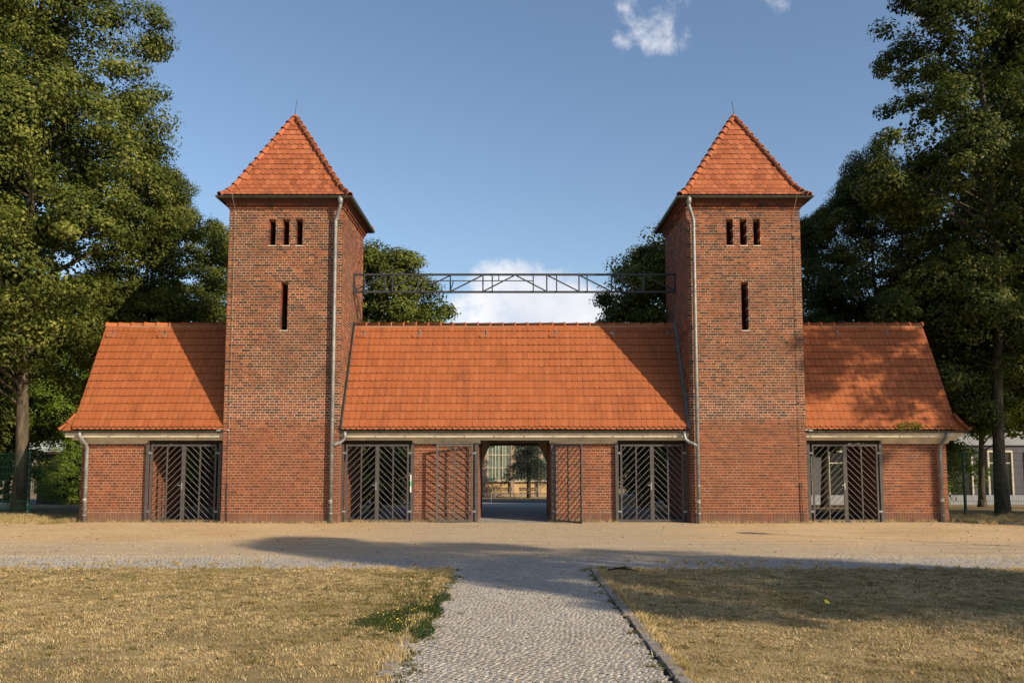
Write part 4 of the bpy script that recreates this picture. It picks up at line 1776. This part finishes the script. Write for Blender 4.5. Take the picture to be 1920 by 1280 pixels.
# ------------------------------------------------------------------ grass, weeds, litter
def blades(name, n_try, xlo, xhi, ylo, yhi, parent, hmin, hmax, dens_fn):
    rg = np.random.default_rng(len(name) * 7 + int(abs(xlo) * 3))
    nc = int((xhi - xlo) * (yhi - ylo) * 150)
    ccx, ccy = rg.uniform(xlo, xhi, nc), rg.uniform(ylo, yhi, nc)
    ct, ch, cr = rg.normal(0, .24, nc), rg.uniform(.45, 1.5, nc), rg.uniform(.02, .07, nc)
    k = rg.integers(0, nc, n_try)
    x = ccx[k] + rg.normal(0, 1, n_try) * cr[k]
    y = ccy[k] + rg.normal(0, 1, n_try) * cr[k]
    d = y + 23.5
    keep = (x > xlo) & (x < xhi) & (y > ylo) & (y < yhi) & (np.abs(x) < .66 * d + 1.6) & (rg.random(n_try) < dens_fn(x, y, d))
    x, y, d, k = x[keep], y[keep], d[keep], k[keep]
    n = len(x)
    z = -.0187 * y + .010
    az = rg.uniform(0, 2 * np.pi, n)
    h = rg.uniform(hmin, hmax, n) * ch[k]
    lean = h * rg.uniform(.2, 2.2, n)
    w = (.0012 + .00026 * d) * rg.uniform(.6, 1.4, n)
    V = np.empty((n, 3, 3))
    px, py_ = -np.sin(az) * w, np.cos(az) * w
    V[:, 0] = np.stack([x - px, y - py_, z], 1)
    V[:, 1] = np.stack([x + px, y + py_, z], 1)
    V[:, 2] = np.stack([x + np.cos(az) * lean, y + np.sin(az) * lean, z + h], 1)
    F = np.arange(n * 3).reshape(n, 3)
    T = np.clip(rg.beta(1.8, 1.6, n) * .75 + .12 + ct[k], 0, 1)
    return link(name, np_mesh(name, V.reshape(-1, 3), F, T), parent, M['grass'])


def fn(x, y, d):
    patch = .5 + .2 * np.sin(2.1 * x + 1.3 * np.sin(1.7 * y)) + .2 * np.sin(2.9 * y + 1.9 * np.sin(1.1 * x)) + .2 * np.sin(6.3 * x - 4.7 * y)
    return np.clip(1.25 - (d - 5) * .075, .35, 1) * np.clip(.35 + 1.1 * patch, .15, 1)



o = blades('grass', 560000, -11.5, -1.07, -18.8, -10.5, None, .008, .024, fn)
tag(o, 'short dry straw coloured grass on the left lawn', 'grass', None, 'stuff')
o = blades('grass', 560000, 1.25, 11.5, -18.8, -10.5, None, .008, .024, fn)
tag(o, 'short dry straw coloured grass on the right lawn', 'grass', None, 'stuff')


# tufts along the edges, the foot of the walls and the fences
def tufts(name, spots, label, mat, hm, per):
    V, T = [], []
    for x, y, s in spots:
        z = zg(y) + .004
        for k in range(int(per * s)):
            a = random.uniform(0, 6.283)
            r = random.gauss(0, .05) * s
            bx, by = x + math.cos(a) * r * 1.4, y + math.sin(a) * r
            h = hm * random.uniform(.4, 1.2)
            l = h * random.uniform(.2, 1.0)
            w = .005
            V += [(bx - w, by, z), (bx + w, by, z), (bx + math.cos(a) * l, by + math.sin(a) * l, z + h)]
            T.append(random.betavariate(1.5, 1.5))
    F = np.arange(len(V)).reshape(-1, 3)
    return tag(link(name, np_mesh(name, V, F, T), None, M[mat]), label, 'weeds', None, 'stuff')


sp_ = []
for k in range(34):
    yy = -random.uniform(10.6, 18.5)
    sp_.append((1.09 + random.gauss(-.02, .03), yy, random.uniform(.3, 1)))
for k in range(60):
    yy = -random.uniform(10.6, 18.5)
    sp_.append((-.99 + abs(random.gauss(0, .10)), yy, random.uniform(.3, 1)))
sp_ += [(-.95 - abs(random.gauss(0, .55)), -random.uniform(11, 15.9), random.uniform(.5, 1.3)) for _ in range(330)]
sp_ += [(random.choice((-1, 1)) * random.uniform(1.4, 9), -random.uniform(10.8, 18), random.uniform(.4, 1.1)) for _ in range(500)]
tufts('edge_weeds', sp_, 'olive green grass tufts along both path edges and round the clover', 'olive', .032, 34)
sp_ = [(random.uniform(-12.5, 12.5), -10.55 + random.gauss(0, .10), random.uniform(.4, 1.2)) for _ in range(260)]
sp_ = [q for q in sp_ if abs(q[0]) > 1.1]
sp_ += [(random.gauss(-5, 2), -9.9 + random.gauss(0, .3), .7) for _ in range(26)] + [(random.gauss(3.4, 1), -9.8 + random.gauss(0, .25), .7) for _ in range(26)]
sp_ += [(-1.07 + abs(random.gauss(0, .05)) - .03, -random.uniform(10.6, 18.6), random.uniform(.4, 1.0)) for _ in range(110)]
sp_ += [(1.26 + random.gauss(0, .02), -random.uniform(10.6, 18.6), random.uniform(.4, 1.0)) for _ in range(120)]
tufts('border_weeds', sp_, 'straggling dry grass along the border of lawns and setts', 'grass', .06, 40)
sp_ = []
for a_, b_, yy in ((-8.35, -4.95, -.05), (4.95, 8.35, -.05), (-12.55, -10.6, .40), (-10.6, -8.4, .30), (-2.95, -1.0, .40), (1.0, 2.95, .40), (10.6, 12.6, .40), (8.4, 10.6, .3), (-5, -2.9, .3)):
    n_ = int((b_ - a_) * 13)
    sp_ += [(random.uniform(a_, b_), yy - abs(random.gauss(0, .05)), random.uniform(.3, 1.0)) for _ in range(n_)]
tufts('wall_weeds', sp_, 'thin dry grass at the foot of the brick walls', 'grass', .08, 26)
sp_ = [(s * random.uniform(12.7, 21), random.uniform(-.5, 2.6), random.uniform(.6, 1.5)) for s in (-1, 1) for _ in range(420)]
tufts('verge_grass', sp_, 'rough dry grass along the mesh fences', 'grass', .12, 60)

# clover patch with small yellow flowers on the left lawn
rg = np.random.default_rng(9)
n = 52000
y = rg.uniform(-15.75, -12.4, n)
x = rg.uniform(-2.1, -.80, n)
left = np.interp(y, [-15.75, -15.5, -15.1, -14.7, -14.3, -13.8, -13.3, -12.4], [-.95, -1.2, -1.68, -1.62, -1.38, -1.2, -1.05, -.98])
left += .06 * np.sin(11 * y) + .05 * np.sin(23 * y + 1)
right = -.86 + .05 * np.sin(6 * y)
inside = np.clip((x - left) / .16, -1, 1)
dens = np.where(x > left, .35 + .65 * inside, .10 * np.exp((x - left) / .18)) * np.clip(1.15 - .55 * (y + 14.2), .12, 1)
ok = (rg.random(n) < dens) & (x < right)
x, y = x[ok], y[ok]
P = np.stack([x, y, -.0187 * y + rg.uniform(.010, .045, len(x))], 1)
N = rg.normal(0, .5, (len(x), 3)) + np.array([0, 0, 1])
tag(link('clover_patch', leaves_mesh('clover_patch', P, N, rg.uniform(.011, .022, len(x)), rg.beta(1.5, 2, len(x)), .7), None, M['weed']), 'dense green clover patch at the path edge of the left lawn', 'plants', None, 'stuff')
P = np.stack([-1.22 + rg.normal(0, .16, 46), -14.8 + rg.normal(0, .4, 46), np.zeros(46)], 1)
P[:, 2] = -.0187 * P[:, 1] + .062
tag(link('yellow_flowers', leaves_mesh('yellow_flowers', P, rg.normal(0, .3, (46, 3)) + np.array([0, -.4, 1]), np.full(46, .016), np.full(46, .5), 1.), None, M['yellow']), 'tiny yellow flowers in the clover patch', 'flowers', None, 'stuff')
# fallen leaves
n = 3400
x = rg.uniform(-11, 11, n)
y = rg.uniform(-18.6, -9.2, n)
ok = (np.abs(x) > 1.0) | (rg.random(n) < .06)
x, y = x[ok], y[ok]
P = np.stack([x, y, -.0187 * y + .035 + rg.uniform(0, .02, len(x))], 1)
tag(link('fallen_leaves', leaves_mesh('fallen_leaves', P, rg.normal(0, .35, (len(x), 3)) + np.array([0, 0, 1]), rg.uniform(.018, .048, len(x)), rg.random(len(x)), .7), None, M['fallen']), 'scattered dry brown leaves on the lawns', 'leaves', None, 'stuff')
n = 500
x = rg.uniform(-14, 14, n)
y = rg.uniform(-9, .0, n)
P = np.stack([x, y, -.0187 * y + .008 + rg.uniform(0, .01, n)], 1)
tag(link('gravel_litter', leaves_mesh('gravel_litter', P, rg.normal(0, .3, (n, 3)) + np.array([0, 0, 1]), rg.uniform(.02, .06, n), rg.random(n), .6), None, M['twig']), 'dark bits of leaf and twig on the gravel forecourt', 'litter', None, 'stuff')

n = 5200
x = rg.uniform(-13.5, 13.5, n)
y = -8.5 + 8.7 * rg.random(n) ** 1.25
C_ = np.stack([x, y, -.0187 * y + .004], 1)
ss = .006 + .016 * rg.random(n) ** 2.5
O_ = np.array([(1, 0, 0), (0, 1, 0), (-1, 0, 0), (0, -1, 0), (0, 0, .8)])
V_ = C_[:, None, :] + O_[None] * ss[:, None, None] * rg.uniform(.7, 1.3, (n, 5, 1))
F_ = (np.arange(n)[:, None, None] * 5 + np.array([(0, 1, 4), (1, 2, 4), (2, 3, 4), (3, 0, 4)])[None]).reshape(-1, 3)
tag(link('loose_pebbles', np_mesh('loose_pebbles', V_.reshape(-1, 3), F_, np.repeat(rg.random(n), 4)), None, M['stone']), 'loose pebbles lying on the sandy forecourt', 'pebbles', None, 'stuff')

tw = empty('fallen_twig', (1.46, -10.95, zg(-10.95) + .03), 'black forked twig on the corner of the right lawn', 'twig')
one_tube('stem', [(-.10, -.02, .02), (.05, 0, .045), (.24, .05, .02), (.36, .02, .0)], [.014, .016, .012, .006], M['twig'], tw, 6)
one_tube('side_twig', [(.02, 0, .04), (.14, -.08, .07), (.28, -.16, .03)], [.012, .010, .004], M['twig'], tw, 6)
one_tube('side_twig', [(.12, .02, .035), (.17, .12, .06), (.30, .22, .02)], [.010, .008, .004], M['twig'], tw, 6)
yl = empty('yellow_leaf', (3.55, -13.85, zg(-13.85) + .03), 'single bright yellow leaf on the right lawn', 'leaf')
link('blade', leaves_mesh('blade', np.array([[0, 0, .02]]), np.array([[.2, -.6, 1.]]), np.array([.085]), np.array([.5]), .8), yl, M['yellow'])

# small weeds growing in the gutter of the right wing
for i, (gx, lab) in enumerate(((11.02, 'smaller green weed growing in the gutter of the right wing'), (11.42, 'larger green weed growing in the gutter of the right wing'))):
    o = empty('gutter_weed', (gx, -.0, 2.60), lab, 'weed', 'weeds in the gutter')
    n = 130 + 120 * i
    P = rg.normal(0, 1, (n, 3)) * np.array([.09 + .05 * i, .04, .07]) + np.array([0, 0, .12])
    link('leaves', leaves_mesh('leaves', P, rg.normal(0, 1, (n, 3)), rg.uniform(.03, .06, n), rg.random(n), .7), o, M['bush'])
    one_tube('stem', [(0, 0, -.04), (.01, 0, .14)], .006, M['weed'], o, 5)
